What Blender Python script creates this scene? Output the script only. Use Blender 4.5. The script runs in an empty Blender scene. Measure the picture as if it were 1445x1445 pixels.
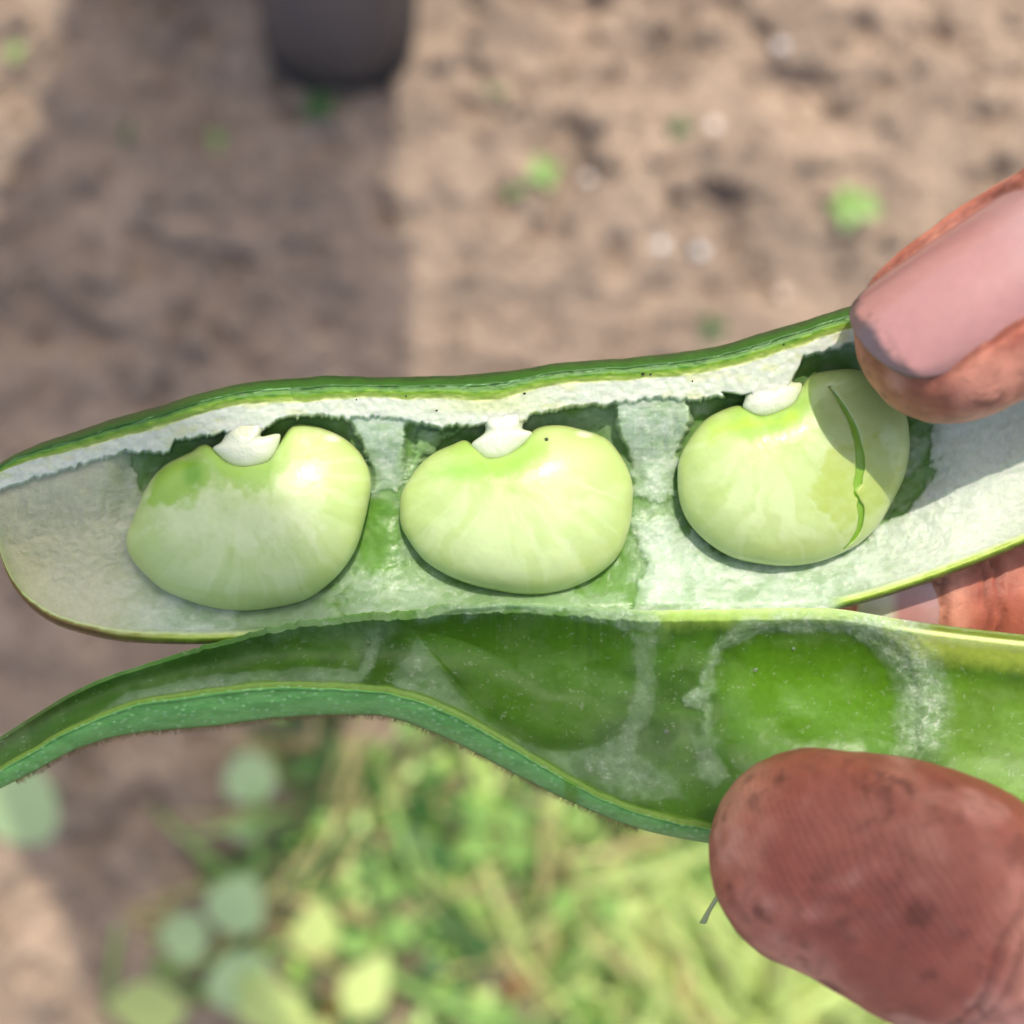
import bpy, bmesh, math, random
import numpy as np
from mathutils import Vector, Matrix

random.seed(7); rng = np.random.default_rng(7)
R = math.radians
scene = bpy.context.scene

# ------------------------------------------------------------------ camera, sky, sun, exposure
CAM_H = 0.80            # the lens is 80 cm above the soil
FOC = 0.118             # the pod is held 11.8 cm below the lens
POD_Z = CAM_H - FOC
FRAME_W = 0.105         # metres across the picture at the pod
cam = bpy.data.cameras.new('camera'); camo = bpy.data.objects.new('camera', cam)
scene.collection.objects.link(camo); scene.camera = camo
camo.location = (0, 0, CAM_H); camo.rotation_euler = (0, 0, 0)
cam.angle = 2 * math.atan(FRAME_W / 2 / FOC)
cam.clip_start = 0.005; cam.clip_end = 2000
cam.dof.use_dof = True; cam.dof.focus_distance = FOC + 0.001
FSTOP = 1.25
cam.sensor_width = 4.0 * FRAME_W / FOC        # a 4 mm phone lens
cam.lens = 4.0
cam.dof.aperture_fstop = FSTOP; cam.dof.aperture_blades = 0

SUN = Vector((0.12, 0.50, 0.85)).normalized()
world = bpy.data.worlds.new('World'); scene.world = world; world.use_nodes = True
wn = world.node_tree.nodes; wl = world.node_tree.links
sky = wn.new('ShaderNodeTexSky'); sky.sky_type = 'NISHITA'; sky.sun_disc = False
sky.sun_elevation = math.asin(SUN.z); sky.sun_rotation = math.atan2(SUN.x, SUN.y)
sky.dust_density = 4.0; sky.air_density = 0.8
bg = wn['Background']; bg.inputs['Strength'].default_value = 0.15
wl.new(sky.outputs[0], bg.inputs['Color'])
sl = bpy.data.lights.new('sun', 'SUN'); so = bpy.data.objects.new('sun', sl)
scene.collection.objects.link(so)
sl.energy = 2.2; sl.angle = R(0.6); sl.color = (1.0, 0.94, 0.85)
so.rotation_euler = (-SUN).to_track_quat('-Z', 'Y').to_euler()
scene.view_settings.view_transform = 'Standard'; scene.view_settings.look = 'None'
scene.view_settings.exposure = 0.66; scene.view_settings.gamma = 1.0
scene.view_settings.use_white_balance = True; scene.view_settings.white_balance_temperature = 6750; scene.view_settings.white_balance_tint = 10
scene.render.engine = 'CYCLES'
scene.cycles.use_denoising = True
scene.cycles.max_bounces = 8; scene.cycles.transparent_max_bounces = 8

# ------------------------------------------------------------------ helpers
COL = scene.collection
def W(px, py, zmm=0.0):
    """point seen at photo pixel (px,py), zmm millimetres above the pod plane"""
    z = POD_Z + np.asarray(zmm, float) * 1e-3
    k = FRAME_W / 1445.0 * (CAM_H - z) / FOC
    return np.stack(np.broadcast_arrays((np.asarray(px, float) - 722.5) * k, (722.5 - np.asarray(py, float)) * k, z), -1)
def WV(px, py, zmm=0.0): return Vector(W(px, py, zmm).tolist())
def G(px, py, h=0.0):
    """point seen at a photo pixel at height h over the soil"""
    k = FRAME_W / 1445.0 * (CAM_H - h) / FOC
    return Vector(((px - 722.5) * k, (722.5 - py) * k, h))

def _hash(ix, iy, iz, seed):
    h = (ix.astype(np.int64) * 374761393 + iy.astype(np.int64) * 668265263 + iz.astype(np.int64) * 2147483647 + seed * 974634777) & 0xffffffff
    h = ((h ^ (h >> 13)) * 1274126177) & 0xffffffff
    h = ((h ^ (h >> 16)) * 2246822519) & 0xffffffff
    return ((h ^ (h >> 15)) & 0xffffff) / float(0xffffff)
def vnoise(x, y, z=None, seed=0):
    x = np.asarray(x, float); y = np.asarray(y, float)
    if z is None:
        ix = np.floor(x); iy = np.floor(y); fx = x - ix; fy = y - iy
        fx = fx * fx * fx * (fx * (fx * 6 - 15) + 10); fy = fy * fy * fy * (fy * (fy * 6 - 15) + 10)
        o = np.zeros_like(ix)
        a = _hash(ix, iy, o, seed); b = _hash(ix + 1, iy, o, seed); c = _hash(ix, iy + 1, o, seed); d = _hash(ix + 1, iy + 1, o, seed)
        return (a * (1 - fx) + b * fx) * (1 - fy) + (c * (1 - fx) + d * fx) * fy
    z = np.asarray(z, float)
    iz = np.floor(z); fz = z - iz; fz = fz * fz * (3 - 2 * fz)
    ix = np.floor(x); iy = np.floor(y); fx = x - ix; fy = y - iy
    fx = fx * fx * (3 - 2 * fx); fy = fy * fy * (3 - 2 * fy)
    out = 0
    for dz, wz in ((0, 1 - fz), (1, fz)):
        for dy, wy in ((0, 1 - fy), (1, fy)):
            out = out + wz * wy * (_hash(ix, iy + dy, iz + dz, seed) * (1 - fx) + _hash(ix + 1, iy + dy, iz + dz, seed) * fx)
    return out
def fbm(x, y, z=None, oct=4, seed=0, gain=0.5):
    s = 0; a = 1; n = 0; f = 1.0
    for i in range(oct):
        s = s + a * vnoise(np.asarray(x) * f + 17.3 * i, np.asarray(y) * f - 9.1 * i, None if z is None else np.asarray(z) * f + 5.7 * i, seed + i * 31)
        n += a; a *= gain; f *= 2.03
    return s / n
def worley(x, y, seed=0):
    ix = np.floor(x); iy = np.floor(y); best = np.full(np.shape(x), 9.0)
    o = np.zeros_like(ix)
    for dx in (-1, 0, 1):
        for dy in (-1, 0, 1):
            cx = ix + dx; cy = iy + dy
            px = cx + _hash(cx, cy, o, seed); py = cy + _hash(cx, cy, o + 1, seed)
            best = np.minimum(best, np.hypot(px - x, py - y))
    return best
def sstep(a, b, x):
    t = np.clip((np.asarray(x, float) - a) / (b - a), 0, 1); return t * t * (3 - 2 * t)
def lerp(a, b, t): return a + (b - a) * t
def lin(r, g, b):
    c = np.array([r, g, b], float) / 255.0
    return np.where(c <= 0.04045, c / 12.92, ((c + 0.055) / 1.055) ** 2.4)
def mixc(col, new, m):
    m = np.clip(m, 0, 1)[..., None]
    return col * (1 - m) + np.asarray(new) * m
def crom(pts, n, closed=False):
    """Catmull-Rom through control points, n samples; returns (n, dim)"""
    P = np.asarray(pts, float); m = len(P)
    t = np.linspace(0, m if closed else m - 1, n, endpoint=not closed)
    i = np.clip(np.floor(t).astype(int), 0, (m - 1) if closed else (m - 2)); f = (t - i)[:, None]
    g = (lambda k: P[k % m]) if closed else (lambda k: P[np.clip(k, 0, m - 1)])
    p0, p1, p2, p3 = g(i - 1), g(i), g(i + 1), g(i + 2)
    return 0.5 * ((2 * p1) + (-p0 + p2) * f + (2 * p0 - 5 * p1 + 4 * p2 - p3) * f ** 2 + (-p0 + 3 * p1 - 3 * p2 + p3) * f ** 3)
def seg_dist(x, y, poly, closed=False):
    """distance to a polyline and the arc fraction of the nearest point"""
    P = np.asarray(poly, float); n = len(P)
    best = np.full(np.shape(x), 1e9); frac = np.zeros(np.shape(x))
    rng_ = range(n if closed else n - 1); tot = len(list(rng_))
    for k in rng_:
        a = P[k]; b = P[(k + 1) % n]; d = b - a; L2 = d @ d + 1e-12
        t = np.clip(((x - a[0]) * d[0] + (y - a[1]) * d[1]) / L2, 0, 1)
        dd = np.hypot(x - a[0] - t * d[0], y - a[1] - t * d[1])
        m = dd < best
        best = np.where(m, dd, best); frac = np.where(m, (k + t) / tot, frac)
    return best, frac
def poly_sdf(x, y, poly):
    """signed distance to a closed polygon, positive inside"""
    P = np.asarray(poly, float); n = len(P)
    d, _ = seg_dist(x, y, P, True)
    ins = np.zeros(np.shape(x), bool)
    for k in range(n):
        a = P[k]; b = P[(k + 1) % n]
        c = (a[1] > y) != (b[1] > y)
        xi = (b[0] - a[0]) * (y - a[1]) / (b[1] - a[1] + 1e-12) + a[0]
        ins ^= c & (x < xi)
    return np.where(ins, d, -d)
def gsmooth(a, k):
    out = a.copy()
    for _ in range(k): out = 0.25 * np.roll(out, 1) + 0.5 * out + 0.25 * np.roll(out, -1)
    return out

def np_mesh(name, verts, faces, smooth=True):
    me = bpy.data.meshes.new(name)
    v = np.asarray(verts, np.float32).reshape(-1, 3); f = np.asarray(faces, np.int32)
    k = f.shape[1]
    me.vertices.add(len(v)); me.vertices.foreach_set('co', v.ravel())
    me.loops.add(f.size); me.loops.foreach_set('vertex_index', f.ravel())
    me.polygons.add(len(f)); me.polygons.foreach_set('loop_start', np.arange(0, f.size, k, dtype=np.int32))
    me.polygons.foreach_set('loop_total', np.full(len(f), k, np.int32))
    me.update(calc_edges=True); me.validate()
    if smooth: me.polygons.foreach_set('use_smooth', np.ones(len(me.polygons), bool))
    return me
def set_col(me, rgb, name='Col'):
    c = np.ones((len(me.vertices), 4), np.float32); c[:, :3] = np.clip(rgb, 0, 1)
    a = me.color_attributes.new(name, 'FLOAT_COLOR', 'POINT'); a.data.foreach_set('color', c.ravel())
def set_f(me, val, name):
    a = me.attributes.new(name, 'FLOAT', 'POINT'); a.data.foreach_set('value', np.asarray(val, np.float32).ravel())
def add(name, me, mat=None, parent=None, label=None, cat=None, group=None, kind=None):
    o = bpy.data.objects.new(name, me); COL.objects.link(o)
    if mat is not None and me is not None and not me.materials: me.materials.append(mat)
    if parent is not None: o.parent = parent
    if label: o['label'] = label
    if cat: o['category'] = cat
    if group: o['group'] = group
    if kind: o['kind'] = kind
    return o
def grid_faces(nu, nv, wrap_v=False):
    i = np.arange(nu - 1)[:, None]; j = np.arange(nv if wrap_v else nv - 1)[None, :]
    a = i * nv + j; b = i * nv + (j + 1) % nv; c = (i + 1) * nv + (j + 1) % nv; d = (i + 1) * nv + j
    return np.stack([a, b, c, d], -1).reshape(-1, 4)

# ------------------------------------------------------------------ materials
def new_mat(name):
    m = bpy.data.materials.new(name); m.use_nodes = True
    nt = m.node_tree; return m, nt.nodes, nt.links, nt.nodes['Principled BSDF']
def node(nodes, t, **kw):
    n = nodes.new(t)
    for k, v in kw.items():
        if hasattr(n, k): setattr(n, k, v)
        else: n.inputs[k.replace('_', ' ')].default_value = v
    return n
def noise_node(nodes, links, scale, detail=4, rough=0.55):
    tc = nodes.new('ShaderNodeTexCoord'); n = nodes.new('ShaderNodeTexNoise')
    n.inputs['Scale'].default_value = scale; n.inputs['Detail'].default_value = detail; n.inputs['Roughness'].default_value = rough
    links.new(tc.outputs['Object'], n.inputs['Vector']); return n
def vc_mat(name, rough=0.4, rough_attr=None, sss=0.0, sss_rad=(1e-3, 1e-3, 1e-3), bumps=((2500, 0.15, 0.0003),), coat=0.0, coat_rough=0.1, spec=0.5, var=0.12, var_scale=900, ior=1.45, relief=None, ridges=0.0):
    """vertex pigment x fine grain, with fine relief"""
    m, N, L, p = new_mat(name)
    at = N.new('ShaderNodeAttribute'); at.attribute_name = 'Col'
    nz = noise_node(N, L, var_scale, 3)
    mr = N.new('ShaderNodeMapRange'); mr.inputs['From Min'].default_value = 0.25; mr.inputs['From Max'].default_value = 0.75
    mr.inputs['To Min'].default_value = 1 - var; mr.inputs['To Max'].default_value = 1 + var
    L.new(nz.outputs['Fac'], mr.inputs['Value'])
    mul = N.new('ShaderNodeVectorMath'); mul.operation = 'SCALE'
    L.new(at.outputs['Color'], mul.inputs[0]); L.new(mr.outputs['Result'], mul.inputs['Scale'])
    L.new(mul.outputs['Vector'], p.inputs['Base Color'])
    if rough_attr:
        ra = N.new('ShaderNodeAttribute'); ra.attribute_name = rough_attr; L.new(ra.outputs['Fac'], p.inputs['Roughness'])
    else: p.inputs['Roughness'].default_value = rough
    p.inputs['Subsurface Weight'].default_value = sss; p.inputs['Subsurface Radius'].default_value = sss_rad; p.inputs['Subsurface Scale'].default_value = 1.0
    p.inputs['Coat Weight'].default_value = coat; p.inputs['Coat Roughness'].default_value = coat_rough
    p.inputs['Specular IOR Level'].default_value = spec; p.inputs['IOR'].default_value = ior
    prev = None
    for sc, st, di in bumps:
        b = N.new('ShaderNodeBump'); b.inputs['Strength'].default_value = st; b.inputs['Distance'].default_value = di
        bn = noise_node(N, L, sc, 4, 0.6)
        if relief:
            ra2 = N.new('ShaderNodeAttribute'); ra2.attribute_name = relief; mm = N.new('ShaderNodeMath'); mm.operation = 'MULTIPLY'
            L.new(bn.outputs['Fac'], mm.inputs[0]); L.new(ra2.outputs['Fac'], mm.inputs[1]); L.new(mm.outputs[0], b.inputs['Height'])
        else: L.new(bn.outputs['Fac'], b.inputs['Height'])
        if prev is not None: L.new(prev.outputs['Normal'], b.inputs['Normal'])
        prev = b
    if ridges:                                           # friction ridges of finger skin
        tc = N.new('ShaderNodeTexCoord'); wv = N.new('ShaderNodeTexWave'); wv.wave_type = 'BANDS'; wv.bands_direction = 'DIAGONAL'
        wv.inputs['Scale'].default_value = 560; wv.inputs['Distortion'].default_value = 9.0; wv.inputs['Detail'].default_value = 1.0; wv.inputs['Detail Scale'].default_value = 0.22
        L.new(tc.outputs['Object'], wv.inputs['Vector']); b = N.new('ShaderNodeBump'); b.inputs['Strength'].default_value = ridges; b.inputs['Distance'].default_value = 0.00010
        ra3 = N.new('ShaderNodeAttribute'); ra3.attribute_name = 'ridge'; m3 = N.new('ShaderNodeMath'); m3.operation = 'MULTIPLY'; L.new(wv.outputs['Fac'], m3.inputs[0]); L.new(ra3.outputs['Fac'], m3.inputs[1])
        L.new(m3.outputs[0], b.inputs['Height']); L.new(prev.outputs['Normal'], b.inputs['Normal']); prev = b
    if prev is not None: L.new(prev.outputs['Normal'], p.inputs['Normal'])
    return m
M_POD = vc_mat('pod_flesh', rough_attr='rough', sss=0.6, sss_rad=(0.0011, 0.0017, 0.0006), bumps=((1300, 0.45, 0.00035), (4200, 0.45, 0.00018)), spec=0.45, var=0.09, var_scale=1300, relief='relief')
M_BEAN = vc_mat('bean_skin', rough=0.36, sss=0.45, sss_rad=(0.0018, 0.0022, 0.0009), bumps=((350, 0.12, 0.0006), (2600, 0.05, 0.0002)), spec=0.5, var=0.035, var_scale=500, coat=0.5, coat_rough=0.06)
M_FUN = vc_mat('white_stalk_flesh', rough=0.42, sss=0.5, sss_rad=(0.0016, 0.0016, 0.0012), bumps=((900, 0.06, 0.0004), (3600, 0.12, 0.0002)), var=0.03, coat=0.4, coat_rough=0.12)
M_SKIN = vc_mat('skin', rough_attr='rough', sss=0.35, sss_rad=(0.0022, 0.0009, 0.0005), bumps=((700, 0.25, 0.0004), (2600, 0.40, 0.00025)), var=0.12, var_scale=700, spec=0.45, ridges=0.28)
M_NAIL = vc_mat('fingernail', rough=0.34, sss=0.3, sss_rad=(0.0015, 0.0008, 0.0006), bumps=((300, 0.08, 0.0004), (1500, 0.05, 0.0002)), var=0.05, coat=0.8, coat_rough=0.14)
def flat_mat(name, rgb, rough=0.6, sss=0.0, coat=0.0, trans=0.0, bump=None, var=0.2, vs=60, spec=0.5):
    m, N, L, p = new_mat(name)
    nz = noise_node(N, L, vs, 4); cr = N.new('ShaderNodeMix'); cr.data_type = 'RGBA'
    c = np.asarray(rgb, float)
    cr.inputs[6].default_value = (*np.clip(c * (1 - var), 0, 1), 1); cr.inputs[7].default_value = (*np.clip(c * (1 + var), 0, 1), 1)
    L.new(nz.outputs['Fac'], cr.inputs[0]); L.new(cr.outputs[2], p.inputs['Base Color'])
    p.inputs['Roughness'].default_value = rough; p.inputs['Coat Weight'].default_value = coat
    p.inputs['Specular IOR Level'].default_value = spec
    if sss: p.inputs['Subsurface Weight'].default_value = sss; p.inputs['Subsurface Radius'].default_value = (0.001, 0.001, 0.0005)
    if bump:
        b = N.new('ShaderNodeBump'); bn = noise_node(N, L, bump[0], 5); b.inputs['Strength'].default_value = bump[1]; b.inputs['Distance'].default_value = bump[2]
        L.new(bn.outputs['Fac'], b.inputs['Height']); L.new(b.outputs['Normal'], p.inputs['Normal'])
    if trans:
        out = N['Material Output']; tr = N.new('ShaderNodeBsdfTranslucent'); L.new(cr.outputs[2], tr.inputs['Color'])
        mx = N.new('ShaderNodeMixShader'); mx.inputs[0].default_value = trans
        L.new(p.outputs[0], mx.inputs[1]); L.new(tr.outputs[0], mx.inputs[2]); L.new(mx.outputs[0], out.inputs['Surface'])
    return m

# ------------------------------------------------------------------ the ground
def ground_height(x, y):
    h = (fbm(x * 9, y * 9, oct=3, seed=3) - 0.5) * 0.030
    c = fbm(x * 34, y * 34, oct=4, seed=11, gain=0.55)
    h = h + (np.abs(c - 0.5) * -2 + 0.4) * 0.012
    pit = sstep(0.56, 0.74, fbm(x * 24 + 4, y * 24 - 7, oct=3, seed=23))
    return h - pit * 0.012
def make_ground():
    a = np.arange(-0.52, 0.5201, 0.0026)
    far = 0.52 * np.geomspace(1.08, 1200, 46)
    ax = np.concatenate([-far[::-1], a, far])
    X, Y = np.meshgrid(ax, ax, indexing='ij')
    fade = 1 - sstep(0.5, 1.2, np.maximum(np.abs(X), np.abs(Y)))
    Z = ground_height(X, Y) * fade
    me = np_mesh('ground', np.stack([X, Y, Z], -1), grid_faces(len(ax), len(ax))[:, ::-1])
    m, N, L, p = new_mat('soil')
    n1 = noise_node(N, L, 16, 6, 0.6); n2 = noise_node(N, L, 70, 6, 0.65); n3 = noise_node(N, L, 420, 3)
    r1 = N.new('ShaderNodeValToRGB'); r1.color_ramp.elements[0].position = 0.36; r1.color_ramp.elements[1].position = 0.60
    r1.color_ramp.elements[0].color = (*SOIL_D, 1); r1.color_ramp.elements[1].color = (*SOIL_L, 1)
    mixn = N.new('ShaderNodeMath'); mixn.operation = 'MULTIPLY_ADD'; mixn.inputs[1].default_value = 0.55
    sc = N.new('ShaderNodeMath'); sc.operation = 'MULTIPLY'; sc.inputs[1].default_value = 0.45
    L.new(n2.outputs['Fac'], sc.inputs[0]); L.new(n1.outputs['Fac'], mixn.inputs[0]); L.new(sc.outputs[0], mixn.inputs[2])
    L.new(mixn.outputs[0], r1.inputs['Fac'])
    ov = N.new('ShaderNodeMapRange'); ov.inputs['From Min'].default_value = 0.3; ov.inputs['From Max'].default_value = 0.7; ov.inputs['To Min'].default_value = 0.8; ov.inputs['To Max'].default_value = 1.2
    L.new(n3.outputs['Fac'], ov.inputs['Value'])
    vm = N.new('ShaderNodeVectorMath'); vm.operation = 'SCALE'; L.new(r1.outputs['Color'], vm.inputs[0]); L.new(ov.outputs[0], vm.inputs['Scale'])
    L.new(vm.outputs[0], p.inputs['Base Color']); p.inputs['Roughness'].default_value = 0.95; p.inputs['Specular IOR Level'].default_value = 0.2
    b = N.new('ShaderNodeBump'); b.inputs['Strength'].default_value = 0.8; b.inputs['Distance'].default_value = 0.006
    L.new(n2.outputs['Fac'], b.inputs['Height']); L.new(b.outputs['Normal'], p.inputs['Normal'])
    add('ground', me, m, kind='structure', label='bare sandy brown garden soil, blurred far below the pod', cat='soil')
    return m
SOIL_L = (0.40, 0.305, 0.224); SOIL_D = (0.185, 0.142, 0.110)
M_SOIL = make_ground()
def gz(p): return float(ground_height(np.array([p.x]), np.array([p.y]))[0])

def make_crumbs():
    bm = bmesh.new(); bmesh.ops.create_icosphere(bm, subdivisions=1, radius=1.0)
    bv = np.array([v.co[:] for v in bm.verts]); bf = np.array([[v.index for v in f.verts] for f in bm.faces]); bm.free()
    V = []; F = []; n = 0
    for i in range(2600):
        x, y = rng.uniform(-0.46, 0.46, 2); s = 0.0015 + 0.010 * rng.random() ** 5
        v = bv * (0.75 + 0.5 * rng.random((len(bv), 1))) * s * np.array([1, 0.6 + 0.6 * rng.random(), 0.6])
        v = v + np.array([x, y, 0]); v[:, 2] += ground_height(np.array([x]), np.array([y]))[0] + s * 0.25
        V.append(v); F.append(bf + n); n += len(bv)
    me = np_mesh('soil_crumbs', np.concatenate(V), np.concatenate(F), False)
    add('soil_crumbs', me, M_SOIL, kind='stuff', label='loose crumbs of brown soil scattered over the ground', cat='soil')
make_crumbs()

# ------------------------------------------------------------------ the bean pod
pod = add('bean_pod', None, label='split green bean pod held open, white fluffy lining inside', cat='bean pod')
POD_C = W(722, 860, -4)
def pod_obj(name, me, parent=None, **kw):
    return add(name, me, M_POD, parent or pod, **kw)

GREEN_OUT = lin(46, 92, 22); GREEN_MID = lin(84, 132, 50); GREEN_IN = lin(104, 148, 66); GREEN_DEEP = lin(86, 134, 40)  # GREEN_IN lightened to carry daylight glowing through the pod wall
YEL = lin(150, 174, 82); WHITE = lin(204, 213, 194); FILM = lin(178, 196, 174); PALE = lin(206, 222, 160); BROWN = lin(92, 60, 28)

TB = [((-14, 686), (-14, 694)), ((0, 655), (1, 786)), ((50, 628), (28, 842)), ((100, 610), (72, 878)), ((150, 594), (128, 897)), ((200, 580), (190, 907)),
      ((300, 549), (300, 909)), ((400, 533), (400, 902)), ((500, 531), (500, 892)), ((600, 532), (600, 882)), ((700, 525), (700, 877)), ((800, 512), (800, 872)),
      ((900, 503), (900, 868)), ((1000, 490), (1000, 867)), ((1100, 463), (1100, 867)), ((1200, 432), (1190, 858)), ((1300, 402), (1290, 829)), ((1400, 378), (1390, 792)),
      ((1500, 356), (1500, 746)), ((1600, 340), (1600, 700)), ((1720, 340), (1720, 630)), ((1850, 370), (1850, 540)), ((1920, 440), (1920, 450))]
T_LINE = np.array([a for a, b in TB], float); B_LINE = np.array([b for a, b in TB], float)

def upper_valve():
    m = len(TB)
    Tq = crom(T_LINE, 1080); Bq = crom(B_LINE, 1080)
    s = np.r_[0, np.cumsum(np.maximum(np.hypot(*np.diff(Tq, axis=0).T), np.hypot(*np.diff(Bq, axis=0).T)))]
    nu = 1000; g = np.linspace(0, 1, nu); g = np.where(g < 0.9, g / 0.9 * 0.80, 0.80 + (g - 0.9) / 0.1 * 0.20)
    ss = g * s[-1]
    T = np.stack([np.interp(ss, s, Tq[:, k]) for k in (0, 1)], -1); B = np.stack([np.interp(ss, s, Bq[:, k]) for k in (0, 1)], -1)
    wob = (fbm(T[:, 0] / 60, T[:, 0] * 0, seed=5) - 0.5) * 5; T[:, 1] += wob
    nf = 265; f = np.linspace(0, 1, nf)
    Wd = np.hypot(*(B - T).T)[:, None]; f2 = f[None, :]
    X = T[:, None, 0] + f2 * (B - T)[:, None, 0]; Y = T[:, None, 1] + f2 * (B - T)[:, None, 1]
    off = f2 * Wd; offB = (1 - f2) * Wd
    small = np.clip(Wd / 330, 0.05, 1)                       # everything shrinks toward the tips
    rimw = 34 * small * (0.92 + 0.35 * (fbm(X / 110, X * 0, seed=8) - 0.4)) + 6 * np.exp(-((X - 690) / 70) ** 2)
    # ---- the ragged edge of the white ledge under the rim
    led = np.array([(-20, 688), (0, 690), (100, 660), (178, 638), (239, 640), (246, 624), (316, 611), (330, 612), (350, 612), (366, 608), (380, 600), (405, 588), (454, 587), (490, 591), (540, 588), (586, 596),
                    (623, 604), (670, 601), (686, 602), (712, 602), (734, 600), (742, 592), (752, 584), (805, 576), (865, 571), (930, 560), (985, 566), (1010, 562), (1046, 560), (1062, 562), (1098, 556), (1114, 546), (1122, 528), (1134, 503), (1204, 486), (1300, 470), (1450, 455), (1920, 440)], float)
    ledy = np.interp(X, led[:, 0], led[:, 1]) + (fbm(X / 7, Y / 30, seed=21, oct=3) - 0.5) * 11
    m_led = sstep(3.5, -3.0, Y - ledy) * (off > rimw * 0.9)
    # ---- chamber floor
    bowl = np.clip(1 - np.abs(2 * np.clip((off - rimw * 0.6) / (Wd - rimw * 0.6 + 1e-6), 0, 1) - 1) ** 2.6, 0, 1)
    depth = 4.2 * np.clip(Wd / 340, 0.02, 1) ** 1.0
    for cx, wd, am in ((350, 150, 1.0), (728, 150, 1.0), (1120, 150, 1.0)): depth = depth + am * np.exp(-((X - cx) / wd) ** 4) * small
    for cx in (120, 542, 925, 1350): depth = depth - 1.0 * np.exp(-((X - cx) / 45) ** 2) * small
    floor = -0.8 - depth * bowl
    floor = floor + (fbm(X / 40, Y / 40, seed=33) - 0.5) * 0.7 * bowl
    # ---- white spongy film: torn patches standing on the floor
    rag = (fbm(X / 26, Y / 26, seed=41, oct=5, gain=0.6) - 0.5) * 46
    patches = [
        ([(-40, 640), (180, 622), (200, 690), (235, 730), (235, 760), (240, 800), (290, 830), (340, 850), (340, 960), (-40, 960)], 1.0, 0.5, 8),
        ([(280, 840), (400, 838), (470, 838), (500, 880), (500, 960), (280, 960)], 0.55, 0.3, 22),
        ([(490, 570), (590, 575), (578, 605), (574, 650), (562, 697), (528, 694), (522, 655), (500, 615)], 0.85, 0.4, 12),
        ([(585, 600), (650, 606), (600, 650), (575, 690)], 0.35, 0.8, 18),
        ([(868, 560), (968, 552), (978, 590), (958, 640), (955, 700), (930, 712), (895, 700), (893, 660), (872, 600)], 0.88, 0.4, 12),
        ([(888, 730), (925, 722), (952, 738), (985, 750), (1010, 775), (1060, 788), (1130, 790), (1200, 770), (1245, 735), (1275, 705), (1302, 690), (1312, 660), (1318, 620), (1300, 585), (1330, 560), (1500, 520), (1950, 520), (1950, 900), (880, 900), (905, 800)], 0.93, 0.45, 16),
        ([(470, 800), (520, 802), (580, 792), (640, 812), (740, 830), (850, 836), (895, 850), (890, 900), (480, 900)], 0.55, 0.35, 26),
    ]
    film = np.zeros_like(X); lift = np.zeros_like(X); tear = np.zeros_like(X)
    for poly, st, hh, soft in patches:
        sd = poly_sdf(X, Y, poly) + rag * (soft / 30 + 0.2)
        mk = 0.5 * sstep(-soft * 0.12, soft * 0.3, sd) + 0.5 * sstep(-soft * 1.1, soft * 1.6, sd)
        film = np.maximum(film, mk * st); lift = np.maximum(lift, mk * hh); tear = np.maximum(tear, sstep(5, 1, np.abs(sd - 2)) * st * (hh > 0.8))
    sept = np.maximum(sstep(-2, 7, poly_sdf(X, Y, patches[2][0]) + rag * 0.45), sstep(-2, 7, poly_sdf(X, Y, patches[4][0]) + rag * 0.45))
    # a bare green window right of the third bean
    win = sstep(0, 6, poly_sdf(X, Y, [(1268, 570), (1300, 585), (1313, 640), (1308, 690), (1282, 725), (1240, 742)]) + rag * 0.25)
    film *= 1 - win * 0.92; lift *= 1 - win * 0.7
    film *= 1 - 0.9 * sstep(0, 5, poly_sdf(X, Y, [(540, 575), (566, 574), (572, 590), (556, 597), (538, 592)]))      # little torn window in the first septum
    frost = fbm(X / 5, Y / 5, seed=51, oct=4, gain=0.65)
    wr = fbm(X / 22 + Y / 60, Y / 10, seed=52, oct=3)
    haze_ = 0.30 * sstep(0.35, 0.65, fbm(X / 30, Y / 30, seed=53)) + 0.10      # a thin bloom over the whole chamber wall
    film = np.maximum(film, haze_) * (1 - 0.85 * sstep(1.0, 0.55, np.hypot((X - 532) / 46, (Y - 752) / 66) + rag / 90))
    film = film * (1 - 0.8 * sstep(1.0, 0.6, np.hypot((X - 862) / 40, (Y - 800) / 50) + rag / 90))
    z = floor + lift + film * ((frost - 0.5) * 0.10 + (wr - 0.5) * 0.13)
    wall = np.maximum(sept, np.maximum(sstep(185, 150, X), sstep(1325, 1350, X)) * 0.75)
    zt = lerp(-1.0, np.minimum(floor + 0.25, -1.0), sstep(0, 105, Y - ledy)) + film * ((frost - 0.5) * 0.10 + (wr - 0.5) * 0.13)
    z = np.where(off > rimw, lerp(z, np.maximum(z, zt), wall), z); film = np.maximum(film, wall * 0.8 * sstep(24, 6, Y - ledy))
    ledz = -0.1 - 0.5 * np.clip((off - rimw) / 45, 0, 1) + (fbm(X / 9, Y / 9, seed=61) - 0.5) * 0.28
    z = np.where(z < ledz, lerp(z, ledz, m_led), z)
    # two torn holes in the ledge by the third stalk
    hole = sstep(-1, 2, poly_sdf(X, Y, [(1018, 553), (1034, 555), (1046, 558), (1060, 556), (1053, 566), (1036, 570), (1026, 563)]) + (rag * 0.08))
    z = lerp(z, -4.0, hole); m_led = m_led * (1 - hole); film = film * (1 - hole)
    # ---- the rim: rounded outer skin, cut face with a groove, pale inner line
    q = off / np.maximum(rimw, 1e-3)
    zr = np.interp(q, [0, .06, .16, .30, .42, .47, .53, .66, .85, 1.0], [-2.6, -1.5, -.6, .05, .30, .12, .22, .32, .10, -.1])
    zr = zr + (fbm(X / 14, Y / 5, seed=71) - 0.5) * 0.28 * sstep(0.3, 0.5, q)
    mr = sstep(1.05, 0.97, q)
    z = lerp(z, zr * small, mr)
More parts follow.
